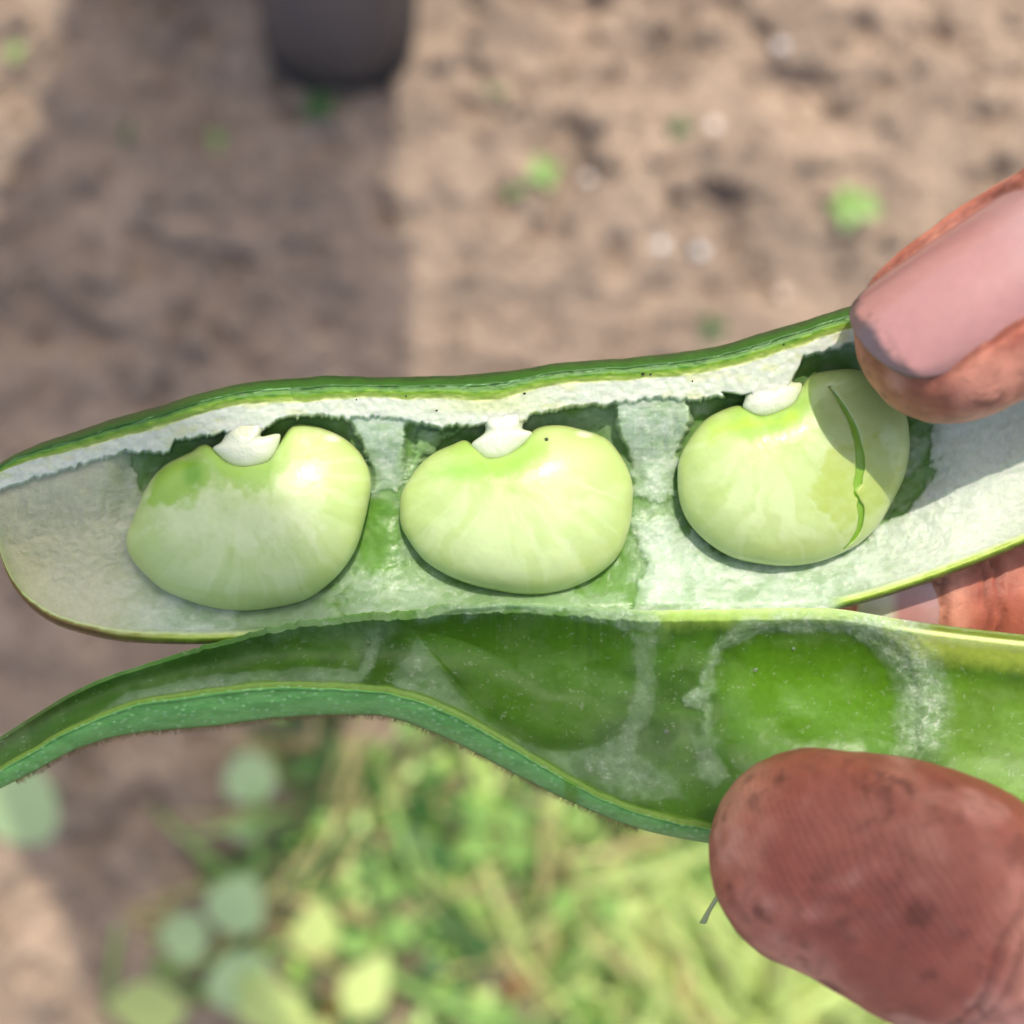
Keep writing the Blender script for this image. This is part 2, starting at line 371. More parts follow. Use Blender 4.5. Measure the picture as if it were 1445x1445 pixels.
    # ---- lower edge
    eb = 16 * small; qb = offB / np.maximum(eb, 1e-3)
    zb = np.interp(qb, [0, .25, .6, 1.0], [-1.7, -.8, -.45, -.9])
    hid = sstep(330, 400, X) * sstep(1200, 1160, X)             # here the lower half is folded over this edge
    mb = sstep(1.25, 0.85, qb) * (1 - hid)
    z = z - hid * sstep(20, 0, offB) * 0.8
    z = lerp(z, zb * small, mb)
    # ---- pigment
    col = np.broadcast_to(GREEN_IN, X.shape + (3,)).copy()
    col = mixc(col, GREEN_DEEP, fbm(X / 30, Y / 30, seed=81) * 1.2 - 0.1)
    lo_ = fbm(X / 42, Y / 30, seed=91, oct=3); md = fbm(X / 12 + wr * 1.5, Y / 9, seed=92, oct=4); cr = fbm(X / 3.4, Y / 3.4, seed=93, oct=2)
    fc = film * (0.60 + 0.45 * sstep(0.28, 0.68, lo_ * 0.55 + md * 0.45))
    col = mixc(col, FILM, fc)
    cryst = film * sstep(0.60, 0.74, cr) * sstep(0.48, 0.66, md) * (0.25 + 0.75 * sstep(430, 520, X))
    col = mixc(col, WHITE, np.maximum(cryst * 0.6, tear * 0.22))
    col = mixc(col, WHITE, film * sstep(0.56, 0.75, wr) * 0.35)
    col = mixc(col, lin(192, 202, 184), sstep(1180, 1330, X) * np.clip(film * 1.3 - 0.3, 0, 1) * 0.8)
    col = mixc(col, lin(188, 186, 150), sstep(260, 120, X) * film * 0.75)
    col = mixc(col, lin(176, 178, 130), film * sstep(90, 20, X) * sstep(740, 800, Y) * 0.6)
    col = mixc(col, WHITE, m_led * 0.93)
    col = mixc(col, lin(200, 206, 150), m_led * sstep(0.55, 0.75, fbm(X / 35, Y / 14, seed=95)) * 0.55)
    col = mixc(col, lin(196, 206, 150), m_led * np.exp(-((X - 690) / 75) ** 2) * sstep(590, 575, Y) * 0.7)
    qn = q + (fbm(X / 18, Y / 8, seed=97) - 0.5) * 0.22
    rimc = mixc(np.broadcast_to(GREEN_OUT, X.shape + (3,)).copy(), lin(34, 70, 18), sstep(0.26, 0.02, qn))  # outer face darkened towards its edge, shade put into the pigment
    rimc = mixc(rimc, lin(150, 196, 140), sstep(0.04, 0.0, np.abs(qn - 0.45)) * (0.05 + 0.6 * sstep(0.4, 0.65, fbm(X / 24, Y * 0, seed=99))))
    rimc = mixc(rimc, GREEN_MID, sstep(0.47, 0.55, qn)); rimc = mixc(rimc, lin(120, 160, 44), sstep(0.62, 0.72, qn))
    rimc = mixc(rimc, YEL, sstep(0.72, 0.86, qn)); rimc = mixc(rimc, lin(214, 224, 150), sstep(0.9, 1.02, qn))
    col = lerp(col, rimc, mr[..., None])
    ebn = qb + (fbm(X / 16, Y / 8, seed=101) - 0.5) * 0.3
    edge = mixc(np.broadcast_to(PALE, X.shape + (3,)).copy(), lin(164, 186, 84), sstep(1.0, 0.6, ebn)); edge = mixc(edge, lin(118, 146, 48), sstep(0.55, 0.35, ebn))
    edge = mixc(edge, lin(60, 92, 22), sstep(0.3, 0.12, ebn))
    edge = lerp(edge, np.broadcast_to(lin(150, 186, 96), X.shape + (3,)), hid[..., None])
    edge = mixc(edge, BROWN, sstep(1.05, 0.60, ebn) * sstep(290, 120, X) * 0.92)
    col = lerp(col, edge, mb[..., None] * (1 - 0.0 * X[..., None]))
    rough = 0.24 + 0.22 * frost + 0.15 * m_led - 0.12 * win
    rough = lerp(rough, 0.46 + 0.15 * sstep(0.5, 0.9, q), mr)
    relief = lerp(0.22 + 0.42 * np.clip(film, 0, 1) * (1 - m_led) + 0.12 * m_led, 0.5, mr)
    # ---- back skin
    nb = 26; fb = np.linspace(1, 0, nb + 2)[1:-1]
    Xb = T[:, None, 0] + fb * (B - T)[:, None, 0]; Yb = T[:, None, 1] + fb * (B - T)[:, None, 1]
    dmax = np.max(-floor, axis=1, keepdims=True)
    zb_ = -2.0 * small - (dmax + 1.0) * (1 - np.abs(2 * fb[None, :] - 1) ** 2.4)
    Xa = np.concatenate([X, Xb], 1); Ya = np.concatenate([Y, Yb], 1); Za = np.concatenate([z, zb_], 1)
    colb = np.broadcast_to(GREEN_OUT, Xb.shape + (3,)) * (0.85 + 0.3 * fbm(Xb / 30, Yb / 30, seed=5))[..., None]
    Ca = np.concatenate([col, colb], 1); Ra = np.concatenate([rough, np.full(Xb.shape, 0.5)], 1); Rl = np.concatenate([relief, np.full(Xb.shape, 0.5)], 1)
    me = np_mesh('pod_valve', W(Xa, Ya, Za), grid_faces(nu, Xa.shape[1], True)[:, ::-1])
    set_col(me, Ca.reshape(-1, 3)); set_f(me, Ra, 'rough'); set_f(me, Rl, 'relief')
    return pod_obj('pod_valve', me, label='upper half of the pod holding the three beans'), (X, Y, z)

ERL = [  # x-ordered stations: E (upper edge), R (rim crest), L (outer silhouette), zE, zR, zL, bowl
    ((-150, 1128), (-150, 1140), (-150, 1150), -1.0, 0.0, -1.0, 0.0),
    ((-70, 1085), (-70, 1125), (-70, 1146), -0.8, 0.8, -1.5, 0.4),
    ((0, 1040), (0, 1086), (0, 1113), -0.5, 1.4, -2.0, 0.8),
    ((50, 1008), (50, 1056), (50, 1088), -0.4, 1.8, -2.2, 1.2),
    ((100, 978), (100, 1028), (100, 1061), -0.2, 2.2, -2.4, 1.8),
    ((150, 955), (150, 1006), (150, 1043), 0.0, 2.6, -2.5, 2.2),
    ((200, 939), (200, 990), (200, 1034), 0.2, 3.0, -2.6, 2.6),
    ((300, 907), (300, 974), (300, 1025), 0.5, 3.4, -2.6, 3.2),
    ((400, 881), (400, 967), (400, 1013), 0.7, 3.6, -2.6, 3.8),
    ((500, 867), (500, 971), (500, 1009), 0.8, 3.7, -2.4, 4.4),
    ((560, 862), (560, 978), (560, 1015), 0.8, 3.8, -2.2, 4.8),
    ((640, 852), (640, 1007), (640, 1047), 0.8, 3.9, -2.0, 5.2),
    ((720, 849), (720, 1052), (720, 1089), 0.7, 4.0, -1.8, 5.4),
    ((800, 852), (800, 1099), (800, 1129), 0.6, 4.0, -1.6, 5.4),
    ((900, 860), (900, 1146), (900, 1169), 0.3, 3.8, -1.4, 5.4),
    ((1000, 860), (1000, 1167), (1000, 1190), 0.0, 3.4, -1.4, 5.4),
    ((1100, 858), (1100, 1180), (1100, 1203), 0.0, 2.6, -1.8, 5.4),
    ((1180, 859), (1180, 1184), (1180, 1207), -0.2, 2.2, -2.0, 5.2),
    ((1280, 875), (1280, 1184), (1280, 1207), 0.2, 2.0, -2.2, 5.0),
    ((1380, 888), (1380, 1180), (1380, 1203), 0.5, 2.0, -2.2, 5.0),
    ((1480, 898), (1480, 1172), (1480, 1195), 0.5, 2.0, -2.2, 4.6),
    ((1620, 905), (1620, 1140), (1620, 1162), 0.2, 1.4, -2.2, 3.4),
    ((1780, 900), (1780, 1060), (1780, 1080), -0.5, 0.6, -2.2, 2.0),
    ((1900, 900), (1900, 950), (1900, 962), -1.0, 0.0, -1.5, 0.6),
    ((1960, 905), (1960, 915), (1960, 922), -1.0, -0.6, -1.2, 0.0)]
def lower_valve():
    A = np.array([[*e, *r, *l, a, b, c, d] for e, r, l, a, b, c, d in ERL], float)
    Q = crom(A, 1400); nu = 960
    g = np.linspace(0, 1, nu); xs = np.where(g < 0.92, -150 + g / 0.92 * (1480 + 150), 1480 + (g - 0.92) / 0.08 * 480)
    S = np.stack([np.interp(xs, Q[:, 0], Q[:, k]) for k in range(10)], -1)
    S[:, 8] = S[:, 7] - (S[:, 7] - S[:, 8]) * 0.50
    E = S[:, 0:2]; Rr = S[:, 2:4]; Lo = S[:, 4:6]; zE, zR, zL, bd = S[:, 6, None], S[:, 7, None], S[:, 8, None], S[:, 9, None]
    E[:, 1] += (fbm(xs / 9, xs * 0, seed=205, oct=3) - 0.5) * (2 + 4 * sstep(960, 880, xs)) * sstep(100, 400, xs) * sstep(1200, 1100, xs); Rr[:, 1] += (fbm(xs / 40, xs * 0, seed=206) - 0.5) * 5
    n1 = 205; f = np.linspace(0, 1, n1)[None, :]
    X = E[:, None, 0] + f * (Rr - E)[:, None, 0]; Y = E[:, None, 1] + f * (Rr - E)[:, None, 1]
    Wd = np.hypot(*(Rr - E).T)[:, None]; off = f * Wd; offR = (1 - f) * Wd
    fq = np.clip((off - 16 * np.clip(Wd / 150, 0, 1)) / np.maximum(Wd - 16 * np.clip(Wd / 150, 0, 1), 1e-3), 0, 1)
    bowl = np.clip(1 - np.abs(2 * fq - 1) ** 2.2, 0, 1)
    rag = (fbm(X / 22, Y / 22, seed=241, oct=5, gain=0.6) - 0.5)
    imp1 = poly_sdf(X, Y, [(578, 885), (640, 862), (720, 856), (830, 862), (880, 895), (900, 955), (882, 1015), (840, 1050), (770, 1052), (715, 1030), (665, 985), (622, 935)])
    imp2 = poly_sdf(X, Y, [(1000, 960), (1015, 915), (1060, 888), (1140, 878), (1220, 886), (1275, 915), (1300, 970), (1300, 1060), (1260, 1120), (1100, 1130), (1030, 1090), (1000, 1030)])
    z = zE + (zR - zE) * f - bd * bowl
    z = z - 0.32 * sstep(-3, 4, imp1) * sstep(800, 720, X) - 1.5 * sstep(-2, 75, imp1) - 0.4 * sstep(-6, 10, imp2) - 1.2 * sstep(-6, 85, imp2)
    z = z + (fbm(X / 60, Y / 60, seed=233, oct=2) - 0.5) * 0.7 * bowl
    frost = fbm(X / 4.5, Y / 4.5, seed=251, oct=4, gain=0.65)
    streak = fbm((X + Y * 0.6) / 30, (Y - X * 0.25) / 5, seed=253, oct=3)
    film = np.zeros_like(X); lift = np.zeros_like(X)
    def patch(poly, st, hh, soft, r=1.0):
        nonlocal film, lift
        sd = poly_sdf(X, Y, poly) + rag * soft * 1.7 * r
        mk = 0.4 * sstep(-soft * 0.2, soft * 0.4, sd) + 0.6 * sstep(-soft * 1.2, soft * 2.6, sd); film = np.maximum(film, mk * st); lift = np.maximum(lift, mk * hh)
    patch([(135, 1010), (180, 975), (260, 957), (350, 945), (440, 942), (505, 948), (522, 905), (500, 880), (545, 885), (530, 935), (512, 962), (470, 985), (250, 1000)], 0.55, 0.30, 6)
    patch([(330, 888), (470, 868), (560, 866), (580, 890), (520, 920), (420, 905)], 0.34, 0.1, 24)
    patch([(548, 955), (590, 900), (612, 930), (660, 992), (712, 1036), (770, 1058), (850, 1052), (905, 1010), (900, 1060), (960, 1100), (970, 1130), (860, 1125), (780, 1085), (690, 1040), (620, 1000)], 0.55, 0.25, 12, 0.8)
    patch([(548, 962), (575, 952), (620, 985), (690, 1032), (770, 1080), (860, 1130), (780, 1110), (640, 1030), (580, 990)], 0.80, 0.35, 6)
    patch([(570, 845), (920, 845), (935, 885), (880, 890), (830, 872), (720, 864), (640, 870), (590, 885)], 0.72, 0.25, 16, 1.3)
    patch([(885, 890), (925, 900), (930, 990), (900, 1040), (860, 1060), (885, 1010), (900, 960)], 0.45, 0.15, 10)
    patch([(962, 985), (985, 970), (1000, 985), (985, 1000), (966, 998)], 0.75, 0.4, 5)
    patch([(975, 1040), (1000, 1030), (1030, 1090), (1010, 1110), (985, 1100)], 0.55, 0.3, 8)
    film *= 1 - 0.92 * sstep(-2, 8, imp1) * sstep(872, 884, Y)
    ring = np.abs(imp2 + 2 + rag * 22)
    ringw = 10 + 26 * sstep(1180, 1290, X) + 8 * sstep(900, 880, Y)
    md0 = sstep(0.3, 0.65, fbm(X / 9, Y / 9, seed=262, oct=4))
    rm = sstep(ringw * 1.5, ringw * 0.3, ring) * sstep(1080, 1030, Y) * (0.55 + 0.45 * sstep(1030, 1120, X))
    film = np.maximum(film, rm * (0.55 + 0.40 * md0)); lift = np.maximum(lift, rm * 0.35)
    patch([(1140, 868), (1230, 872), (1262, 886), (1240, 898), (1180, 884)], 0.95, 0.35, 4)
    z = z + lift + film * (frost - 0.5) * 0.22
    q = offR / np.clip(9 * np.clip(Wd / 110, 0.15, 1), 1, 99)
    z = lerp(z, zR - 0.25 * q ** 1.5, sstep(1.15, 0.6, q))
    z = z + (fbm(X / 10, Y / 10, seed=288) - 0.5) * 0.07
    hue = fbm(X / 60, Y / 40, seed=281)
    col = np.broadcast_to(lin(76, 122, 28), X.shape + (3,)).copy()
    col = mixc(col, lin(62, 102, 24), sstep(0.3, 0.7, hue))
    col = mixc(col, lin(78, 124, 26), sstep(0, 30, imp1) * 0.9)
    col = mixc(col, lin(96, 146, 34), sstep(-10, 60, imp2) * 0.8)  # right hollow brighter than the left, sunlight painted into its green
    col = mixc(col, lin(66, 108, 40), sstep(480, 250, X) * 0.55)
    col = mixc(col, lin(74, 92, 38), sstep(180, 40, X) * sstep(30, 8, off) * 0.8)
    col = mixc(col, lin(160, 190, 84), sstep(880, 960, X) * sstep(34, 6, off + rag * 20) * 0.8)
    col = mixc(col, lin(200, 214, 170), sstep(860, 940, X) * sstep(9, 2, off + rag * 14) * 0.3)
    gap = sstep(1230, 1300, X)
    col = mixc(col, lin(176, 196, 82), gap * sstep(64, 30, off + rag * 16)); col = mixc(col, lin(204, 214, 140), gap * sstep(30, 14, off + rag * 8))
    col = mixc(col, lin(104, 122, 34), gap * sstep(12, 8, off)); z = z - gap * sstep(13, 3, off) * 0.9
    col = mixc(col, lin(116, 158, 40), sstep(1300, 1360, X) * sstep(50, 90, off) * 0.45)
    lo_ = fbm(X / 36, Y / 28, seed=261, oct=3); md = fbm(X / 10, Y / 8, seed=262, oct=4); cr = fbm(X / 3.2, Y / 3.2, seed=263, oct=2)
    col = mixc(col, lin(168, 190, 160), film * (0.45 + 0.45 * sstep(0.28, 0.7, 0.5 * lo_ + 0.5 * md)))
    col = mixc(col, WHITE, sstep(0.35, 0.8, film) * sstep(0.56, 0.78, cr) * sstep(0.40, 0.62, md) * 0.45)
    col = mixc(col, lin(140, 168, 112), sstep(0.45, 0.75, lo_) * 0.14)
    col = mixc(col, lin(196, 206, 180), sstep(0.66, 0.78, cr) * sstep(0.55, 0.7, md) * 0.22)
    col = mixc(col, lin(112, 150, 54), sstep(1.3, 0.6, q + (hue - .5)) * 0.9); col = mixc(col, lin(146, 176, 76), sstep(0.6, 0.2, q) * 0.35)
    rough = 0.50 + 0.1 * frost * film - 0.16 * sstep(-10, 40, imp2) + 0.12 * (hue - 0.5) + 0.1 * sstep(500, 200, X)
    # outer face of the rim
    n2 = 44; h = np.linspace(0, 1, n2 + 1)[None, 1:]
    X2 = Rr[:, None, 0] + h * (Lo - Rr)[:, None, 0]; Y2 = Rr[:, None, 1] + h * (Lo - Rr)[:, None, 1]
    W2 = np.hypot(*(Lo - Rr).T)[:, None]
    z2 = zR + 0.35 * np.sin(np.clip(h / 0.25, 0, 1) * np.pi) - (zR - zL) * np.clip((h - 0.05) / 0.95, 0, 1) ** 2.1
    dots = worley(X2 / 15, (Y2 + 0.35 * X2 * 0) / 9.5, seed=9); dm = sstep(0.26, 0.14, dots) * (vnoise(X2 / 15, Y2 / 9.5, seed=77) > 0.3)
    z2 = z2 + dm * 0.14 - 0.25 * np.exp(-((h - 0.16) / 0.05) ** 2) + (fbm(X2 / 25, Y2 / 8, seed=290) - 0.5) * 0.25
    c2 = np.broadcast_to(lin(122, 186, 100), X2.shape + (3,)).copy()
    c2 = mixc(c2, lin(98, 164, 80), sstep(0.35, 0.7, fbm(X2 / 40, Y2 / 12, seed=291)) * 0.8)
    c2 = mixc(c2, lin(112, 150, 58), sstep(0.10, 0.04, h + 0 * X2)); c2 = mixc(c2, lin(52, 100, 40), np.exp(-((h - 0.17) / 0.045) ** 2) * 0.5)
    c2 = mixc(c2, lin(150, 196, 140), dm * 0.5); c2 = mixc(c2, lin(128, 146, 84), sstep(0.86, 1.0, h + 0 * X2) * 0.6)
    c2 = mixc(c2, lin(96, 150, 40), sstep(14, 5, np.abs(X2 - 806)) * 0.8)
    r2 = np.full(X2.shape, 0.5)
    # back skin
    nb = 22; fb = np.linspace(0, 1, nb + 2)[None, 1:-1]
    X3 = Lo[:, None, 0] + fb * (E - Lo)[:, None, 0]; Y3 = Lo[:, None, 1] + fb * (E - Lo)[:, None, 1]
    z3 = zL + (zE - 0.2 - zL) * fb - (bd + 3.0 * np.clip(bd, 0, 1)) * (1 - np.abs(2 * fb - 1) ** 2.2)
    c3 = np.broadcast_to(lin(80, 136, 60), X3.shape + (3,)); r3 = np.full(X3.shape, 0.5)
    Xa = np.concatenate([X, X2, X3], 1); Ya = np.concatenate([Y, Y2, Y3], 1); Za = np.concatenate([z, z2, z3], 1)
    me = np_mesh('pod_valve', W(Xa, Ya, Za), grid_faces(nu, Xa.shape[1], True)[:, ::-1])
    set_col(me, np.concatenate([col, c2, c3], 1).reshape(-1, 3)); set_f(me, np.concatenate([rough, r2, r3], 1), 'rough'); set_f(me, np.concatenate([0.12 + 0.9 * film, r2 * 1.0, r3], 1), 'relief')
    return pod_obj('pod_valve', me, label='empty lower half of the pod with glossy green hollows'), (X, Y, z), (Lo, zL)
upv, UP = upper_valve()
lov, LOW, (LO_LINE, LO_Z) = lower_valve()

def hairs(name, parent, n, basefn, lmin, lmax, rgb):
    """short fine hairs: thin three-sided blades"""
    V = []; F = []
    for i in range(n):
        b, d, side = basefn(i); l = rng.uniform(lmin, lmax); w = 0.000022
        d = d / np.linalg.norm(d); t = np.cross(d, [0, 0, 1.0]); t = t / (np.linalg.norm(t) + 1e-9) * w
        u = np.cross(d, t); u = u / (np.linalg.norm(u) + 1e-9) * w
        k = len(V); V += [b + t, b - 0.5 * t + u, b - 0.5 * t - u, b + d * l]; F += [(k, k + 1, k + 3), (k + 1, k + 2, k + 3), (k + 2, k, k + 3)]
    me = np_mesh(name, np.array(V), np.array(F)); return add(name, me, flat_mat(name + '_down', rgb, 0.6, trans=0.4), parent, kind='stuff')
def low_base(i):
    x = rng.uniform(20, 900); k = int(np.clip(np.searchsorted(LO_LINE[:, 0], x), 1, len(LO_LINE) - 2))
    b = W(LO_LINE[k, 0], LO_LINE[k, 1] - 2.0 * rng.random(), LO_Z[k, 0] + 0.25 * rng.random())
    tx, ty = LO_LINE[k + 1] - LO_LINE[k - 1]; nrm = np.array([-ty, -tx, 0.0]) ; nrm = np.array([ty, -(-tx) * -1, 0]) if False else np.array([-ty * 0 + 0, 0, 0]) + np.array([-(-ty) * -1, -tx, 0])
    nrm = nrm / np.linalg.norm(nrm); d = nrm + rng.normal(0, 0.35, 3) * np.array([1, 0.4, 1.0]); return b, d, 0
hairs('hair_fringe', lov, 2600, low_base, 0.0003, 0.0009, lin(176, 160, 110))
Tq_ = crom(T_LINE, 1400)
def up_base(i):
    k = int(rng.integers(30, 1000)); b = W(Tq_[k, 0], Tq_[k, 1] + 3, -1.6); d = np.array([rng.normal(0, .5), 1.0, rng.normal(0, .4)]); return b, d, 0
hairs('hair_fringe', upv, 900, up_base, 0.0001, 0.0004, lin(130, 130, 80))

# ------------------------------------------------------------------ the beans
SMK = 6
def polar_solid(outline, center, nth, nr, zc, hf, hb, n_exp=2.5, sm=300, tilt=(0, 0)):
    o = crom(outline, 1200, True); c = np.array(center, float); d = o - c
    ang = np.unwrap(np.arctan2(d[:, 1], d[:, 0])); rad = np.hypot(*d.T)
    if ang[-1] < ang[0]: ang = ang[::-1]; rad = rad[::-1]
    ang = np.maximum.accumulate(ang + np.arange(len(ang)) * 1e-9)
    th = np.linspace(0, 2 * np.pi, nth, endpoint=False)
    a0 = ang[0]; thw = (th - a0) % (2 * np.pi) + a0
    r = np.interp(thw, np.r_[ang, ang[0] + 2 * np.pi], np.r_[rad, rad[0]])
    r = gsmooth(r, 8); rs = gsmooth(r, sm * SMK)
    nb = max(14, nr // 5)
    phi_f = np.linspace(0, np.pi / 2, nr); phi_b = np.linspace(np.pi / 2, np.pi, nb + 1)[1:]
    phi = np.r_[phi_f, phi_b]; rho = np.sin(phi)[:, None]
    rr = lerp(rs[None, :], r[None, :], rho ** 4.5) * rho
    X = c[0] + rr * np.cos(th); Y = c[1] + rr * np.sin(th)
    prof = np.clip(1 - rho ** n_exp, 0, 1) ** 0.5
    sgn = np.where(phi <= np.pi / 2, hf, -hb)[:, None]
    Z = zc + sgn * prof + tilt[0] * (X - c[0]) / 100 + tilt[1] * (Y - c[1]) / 100
    faces = grid_faces(len(phi), nth, True)
    return X, Y, Z, rho + 0 * X, (phi <= np.pi / 2)[:, None] & (X > -1e9), faces
BEANS = [
    dict(out=[(177, 763), (181, 748), (188, 730), (196, 711), (204, 692), (216, 673), (233, 656), (255, 644), (271, 637), (281, 628), (294, 626), (304, 636), (322, 652), (344, 660), (371, 657), (387, 645), (393, 624), (398, 607), (412, 600), (432, 599), (454, 604), (482, 616), (504, 634), (518, 656), (524, 680), (521, 706), (513, 742), (502, 775), (482, 806), (454, 832), (427, 848), (385, 858), (344, 862), (302, 858), (261, 846), (228, 831), (200, 806), (183, 784)],
         c=(352, 742), fun=[(318, 612), (319, 596), (328, 588), (350, 584), (374, 586), (380, 594), (374, 604), (367, 611), (372, 617), (388, 610), (396, 612), (393, 630), (385, 648), (367, 659), (343, 663), (321, 655), (305, 640), (300, 631), (311, 625)], fc=(345, 630),
         label='leftmost bean, with a dark green spot beside its stalk'),
    dict(out=[(564, 719), (566, 698), (577, 677), (595, 653), (616, 637), (637, 628), (653, 621), (664, 621), (670, 635), (687, 647), (703, 647), (721, 638), (740, 622), (750, 609), (764, 602), (790, 600), (816, 605), (854, 618), (874, 640), (887, 664), (893, 687), (892, 719), (887, 750), (874, 782), (848, 808), (813, 827), (777, 837), (740, 839), (698, 833), (658, 823), (624, 808), (598, 790), (577, 763), (566, 742)],
         c=(730, 722), fun=[(684, 600), (676, 584), (682, 574), (705, 570), (735, 570), (750, 574), (744, 588), (737, 602), (741, 608), (752, 606), (748, 618), (733, 635), (712, 649), (690, 651), (672, 640), (665, 626), (675, 618), (684, 610)], fc=(706, 612),
         label='middle bean of the three, smooth with a small black dot'),
    dict(out=[(956, 678), (958, 650), (969, 625), (983, 605), (998, 590), (1021, 578), (1045, 571), (1058, 580), (1077, 587), (1102, 579), (1122, 566), (1131, 544), (1146, 529), (1168, 523), (1207, 521), (1243, 534), (1268, 561), (1280, 589), (1284, 625), (1279, 664), (1265, 697), (1243, 736), (1218, 763), (1187, 781), (1151, 794), (1110, 799), (1068, 795), (1032, 786), (999, 766), (972, 738), (959, 708)],
         c=(1120, 665), fun=[(1050, 566), (1056, 552), (1075, 547), (1098, 540), (1112, 534), (1120, 540), (1131, 540), (1130, 558), (1117, 577), (1082, 590), (1060, 586), (1048, 575)], fc=(1090, 563),
         label='rightmost bean, its skin cracked open in a long slit'),
]
CRACK = [(1171, 546), (1187, 570), (1203, 600), (1211, 628), (1214, 655), (1210, 682), (1206, 696), (1212, 706), (1215, 730), (1208, 755), (1190, 775)]
for bi, b in enumerate(BEANS):
    X, Y, Z, rho, front, faces = polar_solid(b['out'], b['c'], 420, 150, -3.0, 4.9, 2.6, 2.35)
    fx, fy = b['fc']; fyb = fy + 24
    ang = np.arctan2(Y - fyb, X - fx); dist = np.hypot(X - fx, Y - fyb)
    n = fbm(X / 40, Y / 40, seed=400 + bi * 10); fine = fbm(X / 12, Y / 12, seed=401 + bi * 10)
    warp = (fbm(X / 60, Y / 60, seed=409 + bi) - 0.5)
    ray = fbm(ang * 4.5 + bi * 3 + warp * 2.2, dist / 110 + warp, seed=402 + bi * 10, oct=3, gain=0.5)
    col = np.broadcast_to(lin(187, 208, 138), X.shape + (3,)).copy()
    col = mixc(col, lin(208, 224, 170), sstep(0.42, 0.72, ray) * sstep(30, 110, dist) * 0.5)
    col = mixc(col, lin(164, 194, 98), sstep(0.55, 0.78, fbm(ang * 4 + 9 + warp * 2, dist / 70, seed=403 + bi * 10)) * sstep(210, 110, dist) * 0.35)
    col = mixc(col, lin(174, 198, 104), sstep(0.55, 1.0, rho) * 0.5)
    vein = fbm(ang * 13 + warp * 2.5, dist / 150, seed=406 + bi * 10, oct=2); col = mixc(col, lin(208, 224, 172), sstep(0.6, 0.75, vein) * sstep(40, 90, dist) * 0.22)
    hil = sstep(78, 24, dist + (n - 0.5) * 70)
    col = mixc(col, lin(148, 190, 74), hil * 0.8)
    if bi == 0:
        sd = poly_sdf(X, Y, [(222, 664), (268, 640), (302, 652), (290, 690), (262, 720), (226, 716), (204, 712)]) + (n - 0.5) * 36
        col = mixc(col, lin(150, 190, 66), sstep(-3, 6, sd) * 0.9)
        col = mixc(col, lin(110, 165, 26), sstep(22, 4, np.hypot((X - 272) / 1.0, (Y - 668) / 1.5)) * 0.85)
        sd = poly_sdf(X, Y, [(380, 690), (420, 640), (428, 612), (446, 614), (440, 660), (462, 700), (450, 760), (330, 764), (200, 748), (230, 716), (290, 690)]) + (fine - 0.5) * 40
        col = mixc(col, lin(212, 226, 176), sstep(-10, 14, sd) * (0.15 + 0.5 * fine))  # pale patch painted where the sun lights this bean
        col = mixc(col, lin(226, 228, 204), sstep(9, 2, np.hypot((X - 470) / 2.0, (Y - 618))) * 0.8)
    if bi == 1:
        sd = poly_sdf(X, Y, [(596, 664), (640, 640), (672, 650), (712, 660), (744, 640), (738, 664), (690, 684), (612, 684)]) + (n - 0.5) * 40
        col = mixc(col, lin(140, 192, 72), sstep(-6, 16, sd) * 0.75)
        col = mixc(col, lin(36, 40, 22), sstep(3.4, 2.2, np.hypot(X - 771, Y - 620)))
        col = mixc(col, lin(232, 234, 206), sstep(8, 2, np.hypot((X - 826) / 2.2, (Y - 612))) * 0.7)
    if bi == 2:
        sd = poly_sdf(X, Y, [(1000, 600), (1050, 584), (1100, 590), (1130, 570), (1128, 592), (1060, 612), (1000, 622)]) + (n - 0.5) * 30
        col = mixc(col, lin(176, 214, 76), sstep(-6, 14, sd) * 0.85)
        sd = poly_sdf(X, Y, [(1170, 634), (1205, 624), (1235, 618), (1262, 640), (1262, 672), (1240, 728), (1215, 742), (1175, 752), (1168, 736), (1146, 722), (1138, 700), (1156, 680)]) + (fine - 0.5) * 22 + (n - 0.5) * 30
        pm = sstep(-7, 9, sd); col = mixc(col, lin(170, 190, 80), pm * (0.42 + 0.45 * fine))
        d, fr = seg_dist(X, Y, crom(CRACK, 60)); wd = 6.0 * np.sin(np.clip(fr, 0.02, 0.98) * np.pi) ** 0.7 * (0.25 + 0.75 * sstep(6, 16, np.abs(Y - 698))) + (fine - 0.5) * 2.2
        cm = sstep(wd + 1.0, wd - 1.0, d) * front
        col = mixc(col, lin(132, 178, 52), cm); Z = Z - cm * 0.45 - front * sstep(wd + 9, wd, d) * (1 - cm) * 0.06
    seam = np.exp(-((rho - 0.995) / 0.012) ** 2)
    col = mixc(col, lin(186, 196, 124), seam * 0.5)
    Z = Z + (fbm(X / 34, Y / 34, seed=430 + bi) - 0.5) * 0.22 * rho
    me = np_mesh('bean', W(X, Y, Z), faces); set_col(me, col.reshape(-1, 3))
    bo = add('bean', me, M_BEAN, label='pale green ' + b['label'], cat='bean', group='beans lying in the open pod')
    X, Y, Z, rho, front, faces = polar_solid(b['fun'], b['fc'], 260, 60, -1.75, 1.75, 2.0, 2.3, sm=5, tilt=(0, 0.4))
    Z = Z + (fbm(X / 8, Y / 8, seed=450 + bi) - 0.5) * 0.18 * (1 - rho * 0.5)
    c = np.broadcast_to(lin(214, 221, 196), X.shape + (3,)).copy()
    c = mixc(c, lin(206, 214, 168), sstep(fy - 4, fy - 30, Y + (fbm(X / 9, Y / 9, seed=470 + bi) - 0.5) * 40) * 0.75)
    me = np_mesh('seed_stalk', W(X, Y, Z), faces); set_col(me, c.reshape(-1, 3))
    add('seed_stalk', me, M_FUN, bo, label='white seed stalk joining the bean to the pod rim')

